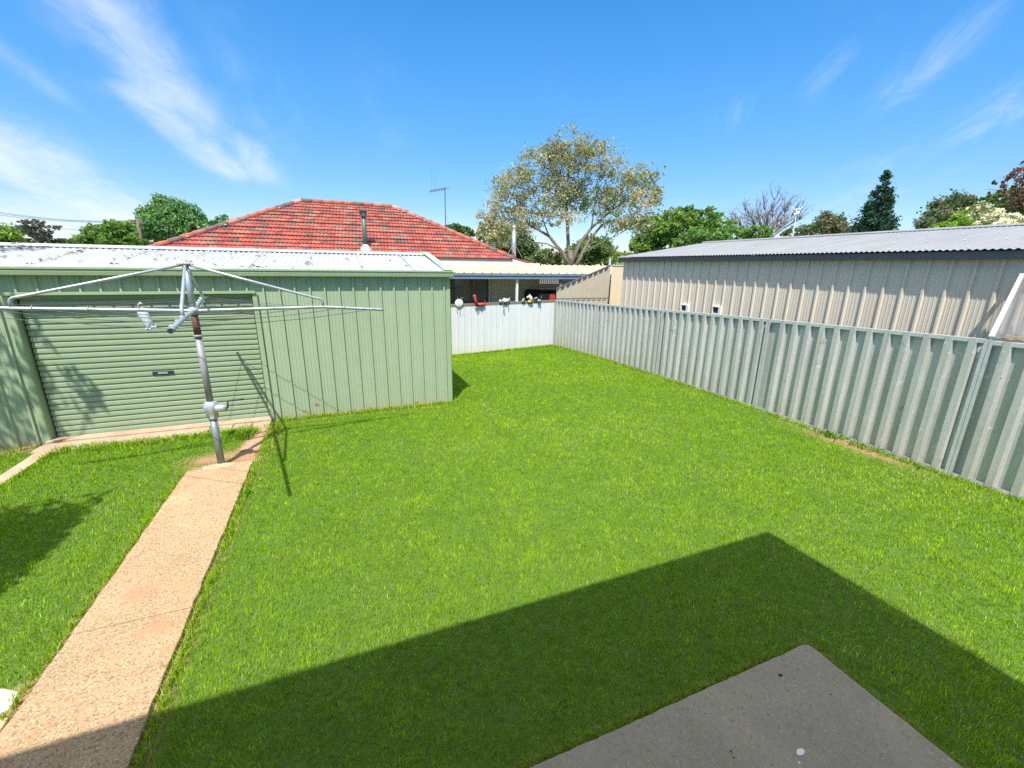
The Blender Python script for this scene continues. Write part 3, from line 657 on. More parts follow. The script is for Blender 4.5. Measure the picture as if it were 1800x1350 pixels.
# ------------------------------------------------------------------ galvanised fence on the right
FX = 6.52; POSTS = [-.18, 2.32, 4.92, 7.42, 9.94, 12.42]
def ftop(y): return 1.605-(y-2.32)*.0325
def fbot(y): return gz(FX, y)+.018 if y > 5 else .018-.0*(y)
fe = thing('metal_fence', (FX, 6, 0), 'long galvanised trapezoid sheet fence along the right side of the lawn', 'fence')
for i in range(5):
    y0, y1 = POSTS[i]+.006, POSTS[i+1]-.006; Ln = y1-y0
    P = trap_profile(Ln, .2025, .07, .050, .062, .022)
    m = MB(); m.sheet(P, (FX+.018, y0, 0), (0, 1, 0), (-1, 0, 0), [lambda s, y0=y0: (0, 0, fbot(y0+s)+.005), lambda s, y0=y0: (0, 0, ftop(y0+s)-.004)])
    m.build('fence_panel', M['galv'], fe)
    y0, y1 = POSTS[i]+.036, POSTS[i+1]-.036; dz = -.012 if i == 0 else 0
    for (zf, hh) in ((ftop, .045), (fbot, .045)):
        m = MB()
        za, zb = zf(y0), zf(y1)
        if zf is ftop: za += dz; zb += dz
        x0, x1 = FX-.026, FX+.03
        if zf is ftop: lo, hi = -.040, .004
        else: lo, hi = -.012, .032
        m.hexa([(x0, y0, za+lo), (x0+.003, y0, za+lo), (x0+.003, y1, zb+lo), (x0, y1, zb+lo), (x0, y0, za+hi), (x0+.003, y0, za+hi), (x0+.003, y1, zb+hi), (x0, y1, zb+hi)])
        if zf is ftop: m.hexa([(x0+.0035, y0, za+hi-.004), (x1, y0, za+hi-.004), (x1, y1, zb+hi-.004), (x0+.0035, y1, zb+hi-.004), (x0+.0035, y0, za+hi), (x1, y0, za+hi), (x1, y1, zb+hi), (x0+.0035, y1, zb+hi)])
        else: m.hexa([(x0+.0035, y0, za+lo), (x1, y0, za+lo), (x1, y1, zb+lo), (x0+.0035, y1, zb+lo), (x0+.0035, y0, za+lo+.004), (x1, y0, za+lo+.004), (x1, y1, zb+lo+.004), (x0+.0035, y1, zb+lo+.004)])
        m.build('fence_rail', M['galvpost'], fe)
for i, y in enumerate(POSTS):
    m = MB(); zt = ftop(y)+.004; zb = gz(FX, y)-.1
    m.box(FX-.030, FX-.027, y-.034, y-.004, zb, zt); m.box(FX-.030, FX-.027, y+.004, y+.034, zb, zt)
    m.box(FX-.0265, FX+.03, y-.004, y-.001, zb, zt); m.box(FX-.0265, FX+.03, y+.001, y+.004, zb, zt)
    m.build('fence_post', M['galvpost'], fe)
m = MB()   # bits of rubble and boards under the fence
for i in range(26):
    y = 2.35+random.random()*2.1; x = FX-.03-random.random()*.06; r = random.uniform(.010, .03); m.ell((x, y, .004), (r, r*1.2, r*.6), 7, 5)
o = m.build('rubble', M['apron']); struct(o, 'stuff'); o['label'] = 'small stones along the foot of the galvanised fence'
def weed(x, y, hgt, n, label, spread=.06, group=None):
    m = MB()
    for i in range(n):
        a = random.uniform(0, 6.28); l = hgt*random.uniform(.6, 1.1); bx, by = x+random.gauss(0, spread*.5), y+random.gauss(0, spread); d = Vector((math.cos(a), math.sin(a), 0)); w = Vector((-d.y, d.x, 0))*random.uniform(.004, .009)
        c = [v*random.uniform(.8, 1.2) for v in (.11, .27, .02)]; b = Vector((bx, by, gz(bx, by)))
        p1 = b+d*l*.25+Vector((0, 0, l*.6)); p2 = b+d*l*.75+Vector((0, 0, l*random.uniform(.5, .85)))
        m.face([b-w*.6, b+w*.6, p1+w, p1-w], c); m.face([p1-w, p1+w, p2], c)
    o = m.build('weed_clump', M['leaf'], None, loc=(x, y, gz(x, y))); tag(o, label, 'weed', group); return o
weed(6.36, 3.62, .14, 60, 'large leafy weed clump at the foot of the fence beside bare dirt', .16, 'weeds in the yard')
weed(6.40, 3.05, .12, 36, 'weed clump under the fence right of the bare dirt', .14, 'weeds in the yard')
weed(6.42, 2.62, .09, 20, 'small weed nearest the tall fence post', .10, 'weeds in the yard')
weed(-1.80, 6.78, .10, 26, 'small weed growing on the concrete apron before the roller door', .05, 'weeds in the yard')
weed(-1.05, 4.62, .08, 34, 'weed creeping over the right edge of the tan path', .05, 'weeds in the yard')
weed(-1.30, 6.42, .13, 60, 'tall dark grass clump between the clothes hoist and roller door', .08, 'weeds in the yard')

# ------------------------------------------------------------------ white back fence and its ornaments
WY = 12.42
def wtop(x): return 1.105+(x-3.1)*.0235
wf = thing('white_fence', (4.7, WY, -.3), 'white painted ribbed sheet fence at the far end of the lawn', 'fence')
P = trim_profile(FX-.05-1.6, .2025, .03, rw=.018, rb=.046, rh=.026, flute=.003, nfl=3)
m = MB(); m.sheet(P, (1.6, WY-.0, 0), (1, 0, 0), (0, -1, 0), [lambda s: (0, 0, gz(1.6+s, WY)-.05), lambda s: (0, 0, wtop(1.6+s))]); m.build('fence_sheet', M['white'], wf)
m = MB(); m.hexa([(1.6, WY+.015, wtop(1.6)-.02), (FX-.05, WY+.015, wtop(FX)-.02), (FX-.05, WY+.085, wtop(FX)-.02), (1.6, WY+.085, wtop(1.6)-.02), (1.6, WY+.015, wtop(1.6)+.085), (FX-.05, WY+.015, wtop(FX)+.085), (FX-.05, WY+.085, wtop(FX)+.085), (1.6, WY+.085, wtop(1.6)+.085)])
m.build('fence_rail', M['timberrail'], wf)
OG = 'ornaments along the top of the white fence'
OY = WY-.035
def op(u, v, y=OY): return onY(u, v, y)
def legs(m, pts, r=.008):
    for a in pts:
        q = MB(); q.tube([op(*p) for p in a], r, 6); q.build('leg', M['greyorn'], t)
# 1 round disc
c = op(807, 533); t = thing('fence_ornament', c, 'round white disc ornament with small ears at the left end of the fence top', 'ornament', OG)
m = MB(); m.ell(c, (.125, .022, .12), 20, 12); m.build('disc', M['whiteorn'], t, True)
m = MB(); legs(m, [[(803, 538), (803, 541), (804, 551)], [(807, 539), (808, 542), (809, 552)]]); 
for a in ([(805, 526), (804, 523)], [(811, 526), (813, 523)]):
    m = MB(); m.tube([op(*p) for p in a], .012, 6); m.build('ear', M['greyorn'], t)
# 2 red figure
c = op(846, 535); t = thing('fence_ornament', c, 'red metal animal ornament with upright neck sitting on the white fence', 'ornament', OG)
m = MB(); m.ell(op(846, 535), (.13, .07, .045), 14, 8); m.tube([op(838, 536), op(836, 528), op(834, 522)], [.045, .035, .03], 8); m.ell(op(834.5, 522), (.05, .035, .075), 10, 8, Matrix.Rotation(-.5, 3, 'Y')); m.tube([op(851, 533), op(853, 529), op(851, 528)], .010, 6)
m.tube([op(841, 534), op(852, 534)], .03, 8); m.build('body', M['red'], t, True)
m = MB(); legs(m, [[(841, 537), (842, 543), (840, 548)], [(849, 537), (850, 541), (848, 546)], [(839, 538), (838, 546), (839, 551)]], .011); m.ell(op(838, 541), (.055, .02, .045), 8, 6); m.build('foot', M['greyorn'], t)
# 3 white animal
c = op(887, 529); t = thing('fence_ornament', c, 'cream white animal ornament with dangling legs in the middle of the white fence', 'ornament', OG)
m = MB(); m.ell(op(888, 529), (.10, .055, .05), 12, 8); m.ell(op(879.5, 529), (.045, .035, .042), 10, 6); m.tube([op(883, 529), op(886, 526), op(892, 527), op(896, 529)], [.03, .04, .03, .015], 8); m.tube([op(893, 527), op(895.5, 524), op(896, 528)], .014, 6); m.build('body', M['whiteorn'], t, True)
m = MB(); legs(m, [[(884, 532), (886, 539), (886, 550)], [(892, 531), (894, 538), (894, 545)], [(885, 546), (887, 551)]], .012)
# 4 grey white bird head
c = op(920, 527); t = thing('fence_ornament', c, 'small grey and white bird ornament left of the cream horse head', 'ornament', OG)
m = MB(); m.ell(op(920, 527.5), (.055, .035, .05), 10, 6); m.tube([op(918, 529), op(921, 525), op(923, 530)], [.02, .03, .02], 8); m.build('body', M['greyorn'], t, True)
m = MB(); m.ell(op(919, 529), (.04, .038, .02), 8, 6); m.build('beak', M['whiteorn'], t, True)
# 5 horse with yellow body
c = op(931, 525); t = thing('fence_ornament', c, 'cream horse head ornament with bright yellow body on the white fence', 'ornament', OG)
m = MB(); m.tube([op(934, 531), op(933, 524), op(931, 520)], [.06, .055, .04], 10); m.tube([op(932, 520), op(926, 523.5)], [.042, .028], 8); m.tube([op(931, 519), op(931.5, 516.5)], [.015, .006], 6); m.build('head', M['creamorn'], t, True)
m = MB(); m.ell(op(932, 530), (.095, .05, .04), 12, 8); m.build('body', M['yellow'], t, True)
# 6 grey bird with bucket body
c = op(947, 530); t = thing('fence_ornament', c, 'grey metal bird ornament with bucket shaped body and thin legs', 'ornament', OG)
m = MB(); m.tube([op(947.5, 526.5), op(947.5, 532)], [.065, .05], 12); m.tube([op(946, 526), op(943, 523.5), op(938, 526)], [.02, .03, .02], 8); m.ell(op(943, 524), (.05, .03, .028), 10, 6); m.tube([op(951, 527), op(952, 520)], .006, 5); m.build('body', M['greyorn'], t, True)
m = MB(); legs(m, [[(945.5, 532), (946, 541)], [(950, 532), (951, 543)]], .008)
# 7 red container
c = onY(971.5, 525, 13.3); t = thing('fuel_can', c, 'bright red plastic container behind the corner of the white fence', 'container')
a, b = onY(967.5, 531, 13.3), onY(975.5, 519, 13.3)
m = MB(); m.box(a.x, b.x, 13.25, 13.40, a.z-.3, b.z-.02)
o = m.build('can_body', M['red'], t); bevel(o, .012)
m = MB(); w_ = (b.x-a.x)
for f_ in (.08, .42, .76): m.box(a.x+w_*f_, a.x+w_*(f_+.18), 13.27, 13.38, b.z-.019, b.z+.03)
m.build('cap', M['red'], t)

# ------------------------------------------------------------------ garage on the right
GT = .0015
GX_ = 8.0; GY0, GY1 = -2.0, 11.02
ga = thing('garage', (GX_+3, 5, 0), 'large beige ribbed steel garage with grey corrugated roof beyond the right fence', 'garage')
P = trim_profile(GY1-GY0, .2535, (6.49-GY0) % .2535, rw=.026, rb=.052, rh=.028, flute=.004, nfl=5)
m = MB(); m.sheet(P, (GX_, GY0, 0), (0, 1, 0), (-1, 0, 0), [(0, 0, -.3), (0, 0, 2.56)]); m.build('side_wall', M['gwall'], ga)
m = MB(); m.face([(GX_+.005, GY1, -.4), (GX_+6.4, GY1, -.4), (GX_+6.4, GY1, 2.58), (GX_+3.2, GY1, 3.08), (GX_+.005, GY1, 2.56)]); m.face([(GX_+6.4, GY0, -.4), (GX_+6.4, GY1, -.4), (GX_+6.4, GY1, 2.56), (GX_+6.4, GY0, 2.56)]); m.build('end_wall', M['gwall'], ga)
m = MB(); m.box(GX_-.125, GX_-.03, GY0, GY1+.12, 2.475, 2.575); o = m.build('gutter', M['dark'], ga)
P = corr_profile(GY1+.15-GY0, .0762*1.0, .009, 6)
m = MB(); m.sheet(P, (0, GY0, 0), (0, 1, 0), (-.15, 0, 1), [(GX_-.165, 0, 2.597), (GX_+3.2, 0, 3.115), (GX_+6.6, 0, 2.592)]); rfm = m
m = MB(); m.hexa([(GX_+3.05, GY0, 3.105), (GX_+3.2, GY0, 3.14), (GX_+3.2, GY1+.17, 3.14), (GX_+3.05, GY1+.17, 3.105), (GX_+3.05, GY0, 3.115), (GX_+3.2, GY0, 3.155), (GX_+3.2, GY1+.17, 3.155), (GX_+3.05, GY1+.17, 3.115)])
m.hexa([(GX_+3.201, GY0, 3.14), (GX_+3.35, GY0, 3.105), (GX_+3.35, GY1+.17, 3.105), (GX_+3.201, GY1+.17, 3.14), (GX_+3.201, GY0, 3.155), (GX_+3.35, GY0, 3.115), (GX_+3.35, GY1+.17, 3.115), (GX_+3.201, GY1+.17, 3.155)])
m.build('ridge_cap', M['zinc2'], ga)
m = MB()
for r_ in range(4):
    for k in range(30):
        x = GX_-.05+r_*.95; y = GY0+.3+k*.457; z = 2.592+(x-GX_+.2)*(3.115-2.592)/3.4+.018; m.ell((x, y, z), (.020, .014, .006), 7, 4)
rfm.build('roof', M['zinc2'], ga, True, more=[(m, M['whitep'])])
for k, (u, v) in enumerate(((1203, 541), (1259, 544.5))):
    c = onX(u, v, GX_-.03); m = MB()
    y0, y1, z0, z1 = c.y-.08, c.y+.08, c.z-.075, c.z+.06
    for q in ((y0-.06, y0, z0-.02, z1+.02), (y1, y1+.02, z0-.02, z1+.02), (y0, y1, z1, z1+.02), (y0, y1, z0-.02, z0)): m.box(GX_-.06, GX_-.0, *q)
    v_ = m.build('wall_vent', M['whitep'], ga); m = MB(); m.box(GX_-.034, GX_-.028, y0+.001, y1-.001, z0+.001, z1-.001); m.build('vent_opening', M['black'], v_)
# tan fence and cream sheet beyond the garage
tf = thing('tan_fence', (7.8, 12.6, 0), 'tan ribbed sheet fence with sloping top between the yards', 'fence')
Ta, Tb = onY(1000, 497, 12.6), onY(1072, 466, 12.6); x0 = 6.62; sl_ = (Tb.z-Ta.z)/(Tb.x-Ta.x)
def ttop(x): return Ta.z+(x-Ta.x)*sl_ if x < Tb.x else Tb.z
P = trap_profile(Tb.x-x0, .2025, .05, .045, .045, .024)
m = MB(); m.sheet(P, (x0, 12.6, 0), (1, 0, 0), (0, -1, 0), [(0, 0, -.3), lambda s: (0, 0, 1.28)]); m.sheet(P, (x0, 12.6, 0), (1, 0, 0), (0, -1, 0), [(0, 0, 1.30), lambda s: (0, 0, max(1.31, ttop(x0+s)-.03))]); m.build('fence_sheet', M['tan'], tf)
m = MB(); m.hexa([(x0, 12.55, ttop(x0)-.035), (x0, 12.64, ttop(x0)-.035), (Tb.x, 12.64, Tb.z-.035), (Tb.x, 12.55, Tb.z-.035), (x0, 12.55, ttop(x0)), (x0, 12.64, ttop(x0)), (Tb.x, 12.64, Tb.z), (Tb.x, 12.55, Tb.z)]); m.box(x0, Tb.x, 12.5655, 12.57, 1.275, 1.305); m.build('fence_rail', M['dark'], tf)
m = MB(); zt = onY(1072, 453, 12.68).z; m.tube([(Tb.x+.05, 12.68, -.3), (Tb.x+.05, 12.68, zt)], .04, 10); m.tube([(Tb.x+.05, 12.68, zt), (Tb.x+.05, 12.68, zt+.02)], .047, 10); m.build('post', M['pipemid'], tf, True)
cf = thing('cream_fence', (9.1, 12.6, 0), 'flat cream sheet screen between the tan fence and the garage corner', 'fence')
P = trim_profile(1.5, .25, .1, rw=.01, rb=.02, rh=.006, flute=.002, nfl=2); m = MB(); m.sheet(P, (Tb.x+.08, 12.58, 0), (1, 0, 0), (0, -1, 0), [(0, 0, -.3), (0, 0, 2.36)]); m.build('screen_sheet', M['cream'], cf)
m = MB(); m.box(Tb.x+.08, Tb.x+1.58, 12.56, 12.60, 2.361, 2.385); m.build('top_capping', M['cream'], cf)
# clear lean-to roof
lt = thing('lean_to_roof', (7.2, 1.5, 0), 'clear corrugated plastic lean-to roof with pale metal edge by the near fence post', 'roof')
A = Vector((6.55, 2.33, 1.63)); B = Vector((7.95, 2.73, 2.29)); dv = B-A; nrm = dv.cross(Vector((0, 1, 0))).normalized()*-1
if nrm.z < 0: nrm = -nrm
n_ = 140; m = MB()
for i in range(n_+1):
    s = 3.0*i/n_; o_ = nrm*(.011*math.cos(2*PI*s/.1))
    for e in (A, B): m.v.append(tuple(e+Vector((0, -s, 0))+o_))
for i in range(n_): m.f.append((2*i, 2*i+1, 2*i+3, 2*i+2)); m.c.append(None)
m.build('clear_sheet', M['clear'], lt, True)
m = MB(); m.beam(A-dv*.02+nrm*.015, B+nrm*.015, .042, .03, nrm); m.build('edge_flashing', M['galvpost'], lt)
m = MB(); q = A+dv*.06-Vector((0, 0, .045)); m.beam(q+Vector((0, -.10, 0)), q+Vector((0, -2.9, 0)), .045, .07); m.build('timber_batten', M['timber'], lt); m = MB(); q = A+dv*.9-Vector((0, 0, .06)); m.beam(q+Vector((0, -.05, 0)), q+Vector((0, -2.9, 0)), .045, .07); m.build('timber_batten', M['timber'], lt)

# ------------------------------------------------------------------ neighbour's house
EY_, RY = 18.0, 22.0
def prm(Y, u, v): return onY(u, v, Y)
eR = prm(EY_, 905, 457); EZ = eR.z
rL, rR = prm(RY, 530, 354), prm(RY, 690, 366); rz_ = (rL.z+rR.z)/2; rL = Vector((rL.x, RY, rz_)); rR = Vector((rR.x, RY, rz_))
q = prm(EY_+.55, 300, 432); tt = (RY-(EY_+.55))/(RY-EY_); eLx = rL.x+(q.x-rL.x)/tt
eL = Vector((eLx, EY_, EZ)); eR = Vector((eR.x, EY_, EZ))
ho2 = thing('brick_house', (1.2, 20, -.4), 'neighbouring house with weathered red tiled hip roof behind the green shed', 'house')
nc = 16; m = MB(); pal = [(.40, .062, .040), (.45, .075, .048), (.35, .052, .036), (.44, .105, .068), (.38, .075, .052), (.31, .055, .042), (.42, .085, .055)]
tw = .27; rise = (rz_-EZ)/nc; run = (RY-EY_)/nc
nrmr = Vector((0, -(rz_-EZ), RY-EY_)).normalized()
for k in range(nc):
    f0, f1 = k/nc, (k+1.12)/nc
    def edge(f): return eL.x+(rL.x-eL.x)*f, eR.x+(rR.x-eR.x)*f
    xa, xb = edge(k/nc); x = xa-(.13 if k % 2 else 0)
    rowj = random.gauss(0, .006)
    while x < xb:
        c = random.choice(pal); 
        if random.random() < .075: c = (.17, .075, .06)
        elif random.random() < .16: c = (.30, .125, .085)
        jt = random.uniform(.78, 1.10); c = (c[0]*.86*jt, c[1]*1.06*jt, c[2]*1.12*jt)
        xe = min(x+tw, xb); xs_ = max(x, xa); lift = random.uniform(.0, .010)+.045
        if xe-xs_ > .03:
            base = len(m.v); ns = 9
            for f, l in ((f0, lift), (f1, .004)):
                for j in range(ns):
                    xx = xs_+(xe-xs_)*j/(ns-1); ph = (xx-x)/tw
                    w = .030*max(0, math.cos((ph-.22)*2*PI*1.0))+.026*max(0, math.cos((ph-.72)*2*PI))
                    p = Vector((xx, EY_+(RY-EY_)*f, EZ+(rz_-EZ)*f))+nrmr*(l+w+rowj); m.v.append(tuple(p))
            for j in range(ns-1): m.f.append((base+j, base+j+1, base+ns+j+1, base+ns+j)); m.c.append(c)
            # front lip of the tile, its colour darkened for underlap shade plus dirt and lichen
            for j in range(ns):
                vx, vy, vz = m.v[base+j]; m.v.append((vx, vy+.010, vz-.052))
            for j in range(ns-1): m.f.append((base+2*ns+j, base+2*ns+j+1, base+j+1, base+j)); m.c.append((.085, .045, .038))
        x += tw
bL, bR = Vector((eL.x, RY+4, EZ)), Vector((eR.x, RY+4, EZ))
m.face([eL, rL, bL], (.42, .10, .06)); m.face([eR, bR, rR], (.42, .10, .06)); m.face([rL, rR, bR, bL], (.42, .10, .06))
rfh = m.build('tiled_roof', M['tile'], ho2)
m = MB()
def caps(a, b, n):
    for i in range(n):
        p0 = a+(b-a)*(i/n); p1 = a+(b-a)*((i+1.08)/n); c = random.choice([(.38, .10, .07), (.34, .09, .065), (.13, .095, .09), (.42, .17, .13), (.30, .13, .10), (.45, .25, .2), (.36, .10, .07)])
        m.tube([p0+Vector((0, 0, .045)), p1+Vector((0, 0, .035))], [.125, .105], 8, col=c)
caps(eL, rL, 15); caps(eR, rR, 15); caps(rL, rR, 9); caps(bL, rL, 15); caps(bR, rR, 15)
rdg = m; m = MB()
for i in range(46):
    f = random.random(); p = (eR+(rR-eR)*f if random.random() < .6 else eL+(rL-eL)*f); m.ell(p+Vector((random.uniform(-.12, .12), random.uniform(-.1, .02), .06)), (.06, .05, .03), 6, 4)
rdg.build('ridge_tile', M['tile'], ho2, True, more=[(m, M['lead'])])
m = MB(); z1 = EZ-.02; zf = onY(800, 464, EY_).z
m.box(eL.x, eR.x+.02, EY_-.05, EY_+.03, EZ-.06, EZ+.012); m.build('gutter', M['dark'], ho2)
m = MB(); m.box(eL.x+.05, eR.x-.02, EY_-.030, EY_+.06, zf, EZ-.062); m.box(eL.x+.05, eR.x-.02, EY_-.045, EY_-.031, zf, zf+.05); m.build('fascia', M['cream'], ho2)
m = MB(); m.box(eL.x+.5, 8.46, 17.8, 25.6, -.5, zf+.08); hw = m.build('wall', M['grey'], ho2)
m = MB()
for k in range(14):
    z = -.4+k*.19; m.hexa([(2.2, 17.775, z), (8.46, 17.775, z), (8.46, 17.798, z), (2.2, 17.798, z), (2.2, 17.792, z+.185), (8.46, 17.792, z+.185), (8.46, 17.798, z+.185), (2.2, 17.798, z+.185)])
m.build('weatherboard', M['grey'], ho2)
wa, wb = onY(798, 489, 17.74), onY(855, 528, 17.74); wz0, wz1 = wb.z, wa.z; wx0, wx1 = wa.x, wb.x
m = MB()
for q in ((wx0-.16, wx0, wz0, wz1), (wx1, wx1+.18, wz0, wz1), (wx0-.16, wx1+.18, wz0-.13, wz0-.001), (wx0-.16, wx1+.18, wz1+.001, wz1+.08), ((wx0+wx1)/2+.03, (wx0+wx1)/2+.07, wz0, wz1)): m.box(q[0], q[1], 17.70, 17.77, q[2], q[3])
wn = m.build('window', M['frame'], ho2)
m = MB(); m.box(wx0, wx1, 17.745, 17.755, wz0, wz1); m.build('pane', M['glass'], wn)
for x in ((wx0+wx1)/2+.025, wx1-.08, wx0+.42): m = MB(); m.box(x, x+.035, 17.725, 17.742, wz0, wz1); m.build('sash_bar', M['blue'], wn)
m = MB(); x = onY(860, 500, 17.7).x; m.box(x-.03, x+.05, 17.68, 17.77, -.4, 2.2); m.build('downpipe', M['grey'], ho2)
# verandah
vf, vb = onY(900, 481, 15).z, onY(940, 466, 18.6).z
m = MB(); VX0, VX1 = 2.0, 12.6
P = trap_profile(VX1-VX0, .34, .1, .035, .04, .03)
m.sheet(P, (VX0, 0, 0), (1, 0, 0), (0, 0, 1), [(0, 14.95, vf), (0, 18.6, vb)]); vr = m.build('verandah_roof', M['creamroof'], ho2)
m = MB(); m.box(VX0, VX1, 14.93, 15.03, vf-.075, vf+.01); m.box(VX0, VX1, 15.031, 15.09, vf-.20, vf-.01); m.box(VX0, VX1, 14.955, 15.03, vf-.19, vf-.08); m.build('verandah_beam', M['blue'], ho2)
for u in (908,):
    x = onY(u, 510, 15.1).x; m = MB(); m.box(x-.04, x+.04, 15.035, 15.115, -.5, vf-.2); m.build('verandah_post', M['whitep'], ho2)
x = onY(984, 510, 15.1).x; m = MB(); m.box(x-.05, x+.05, 15.035, 15.12, -.5, vf-.2); m.build('verandah_post', M['brickshade'], ho2)
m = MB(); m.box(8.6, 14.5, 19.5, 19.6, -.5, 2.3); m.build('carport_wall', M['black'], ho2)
m = MB(); la = onY(948, 489, 19.3); lb = onY(982, 499, 19.3)
for k in range(10):
    for j in range(3):
        dx = (lb.x-la.x)/10; dz = (la.z-lb.z)/3; m.box(la.x+k*dx+.03, la.x+(k+1)*dx-.03, 19.28, 19.30, lb.z+j*dz+.02, lb.z+(j+1)*dz-.02)
m.build('lattice', M['grey'], ho2)
# lower roof piece and gable at the right end
m = MB(); a, b, c = onY(901, 456, EY_-.05), onY(940, 467, EY_-.05), onY(901, 467.5, EY_-.05)
m.prism([(a.x, 0), (a.x, 1)], 0, 0) if False else None
i = 0
for yy in (EY_-.10, EY_-.04): m.v += [(a.x, yy, a.z), (b.x, yy, b.z), (c.x, yy, c.z)]
m.f += [(0, 2, 1), (3, 4, 5), (0, 1, 4, 3), (1, 2, 5, 4), (2, 0, 3, 5)]; m.c += [None]*5
m.build('gable_infill', M['whitep'], ho2)
m = MB(); m.beam((a.x-.1, EY_, a.z+.09), (b.x+.3, EY_, b.z+.005), .10, .05, col=(.34, .09, .06)); m.build('verge_tile', M['tile'], ho2)
# flues and aerial
def on_roof(u, v):
    d = ray(u, v); t = (Vector((0, EY_, EZ))-CP).dot(nrmr)/d.dot(nrmr); return CP+d*t
fb = on_roof(643, 437); ftp = fb.z+ (fb-CP).dot(fw)/FPX*57
m = MB(); m.tube([fb-Vector((0, 0, .2)), (fb.x, fb.y, ftp)], .085, 12); gf = m.build('flue', M['flue'], ho2, True); gf['label'] = 'dark green flue pipe on the tiled roof'
m = MB(); m.tube([(fb.x, fb.y, ftp-.10), (fb.x, fb.y, ftp+.09)], .13, 10); m.box(fb.x-.15, fb.x+.15, fb.y-.15, fb.y+.15, ftp+.091, ftp+.13); m.build('flue_cowl', M['dark'], gf)
m = MB(); m.tube([fb-Vector((0, 0, .10)), fb+Vector((0, 0, .06)), fb+Vector((0, 0, .16))], [.30, .17, .09], 12); m.build('flue_flashing', M['lead'], gf)
sb = onY(903, 453, 18.3); stp = onY(902, 402, 18.3)
m = MB(); m.tube([sb-Vector((0, 0, .3)), (sb.x, sb.y, stp.z-.1)], .095, 14); sf = m.build('flue', M['steel'], ho2, True); sf['label'] = 'tall silver flue pipe with cap at the right end of the roof'
m = MB(); zt = stp.z; m.tube([(sb.x, sb.y, zt-.099), (sb.x, sb.y, zt-.06), (sb.x, sb.y, zt-.05), (sb.x, sb.y, zt+.02), (sb.x, sb.y, zt+.03), (sb.x, sb.y, zt+.10), (sb.x, sb.y, zt+.14)], [.095, .12, .08, .08, .12, .10, .02], 14); m.build('flue_cap', M['steel'], sf, True)
for dx in (-.42, .38): m = MB(); m.tube([(sb.x, sb.y-.05, sb.z+.62), (sb.x+dx, sb.y-.1, sb.z-.02)], .010, 5); m.build('flue_stay', M['lead'], sf)
ab = onY(783, 395, 20.2); at_ = onY(782, 330, 20.2)
an_ = thing('tv_aerial', ab, 'thin television aerial on a mast above the tiled roof', 'aerial')
m = MB(); m.tube([ab-Vector((0, 0, .6)), at_], .020, 6); m.tube([ab+Vector((0, 0, .45)), ab+Vector((.28, 0, -.2))], .006, 4); m.build('mast', M['dark'], an_)
m = MB(); b0, b1 = onY(757, 336, 20.2), onY(791, 330, 20.2); m.tube([b0, b1], .014, 5)
for i in range(8):
    c = b0+(b1-b0)*(i/7); hh = .34 if i % 2 else .24
    if i < 6: m.tube([c+Vector((0, -hh, 0)), c+Vector((0, hh, 0))], .010, 4); m.tube([c+Vector((0, 0, -.07)), c+Vector((0, 0, .07))], .012, 4)
for u in (759, 765): m.tube([onY(u, 338, 20.2), onY(u-.5, 300, 20.2)], .0045, 4)
m.build('antenna_boom', M['dark'], an_)
# dark car in the carport
cc = onY(958, 510, 16.6); cr = thing('parked_car', (cc.x, 16.9, -.4), 'dark car parked in the shade under the cream carport roof', 'car')
X0, X1 = cc.x-.55, cc.x+1.55; ZB, ZT = -.4, 1.42
prof = [(-.0, .30), (.0, .78), (.10, .95), (.30, 1.02), (.42, 1.08), (.58, 1.62), (.66, 1.70), (1.9, 1.74), (3.4, 1.66), (3.9, 1.05), (4.3, .9), (4.35, .3)]
m = MB(); n_ = len(prof)
for k, (xx, ins) in enumerate(((X0, .0), (X0+.12, 1), (X1-.12, 1), (X1, .0))):
    for (yy, zz) in prof:
        taper = .14*max(0, zz-1.0)/.7; mx = (X0+X1)/2; xo = xx+(mx-xx)*taper*(1 if k in (0, 3) else .8)
        m.v.append((xo, 16.3+yy*(1 if ins else .985)+(.0 if ins else .03), ZB+zz*(1 if ins else .985)))
for k in range(3):
    for j in range(n_-1): m.f.append((k*n_+j, k*n_+j+1, (k+1)*n_+j+1, (k+1)*n_+j)); m.c.append(None)
m.f.append(tuple(range(n_-1, -1, -1))); m.f.append(tuple(3*n_+j for j in range(n_))); m.c += [None, None]
m.build('body', M['car'], cr, True)
m = MB(); m.hexa([(X0+.30, 16.69, ZB+1.10), (X1-.30, 16.69, ZB+1.10), (X1-.36, 16.84, ZB+1.56), (X0+.36, 16.84, ZB+1.56), (X0+.30, 16.66, ZB+1.12), (X1-.30, 16.66, ZB+1.12), (X1-.36, 16.81, ZB+1.58), (X0+.36, 16.81, ZB+1.58)]); m.build('rear_window', M['glass'], cr)
for x in (X0+.12, X1-.32):
    m = MB(); m.box(x, x+.20, 16.27, 16.32, ZB+.78, ZB+.98); m.build('tail_light', M['red'], cr)
for x in (X0+.02, X1-.24):
    for y in (17.1, 19.7):
        m = MB(); m.tube([(x, y, ZB+.32), (x+.22, y, ZB+.32)], .32, 16); m.build('wheel', M['black'], cr)
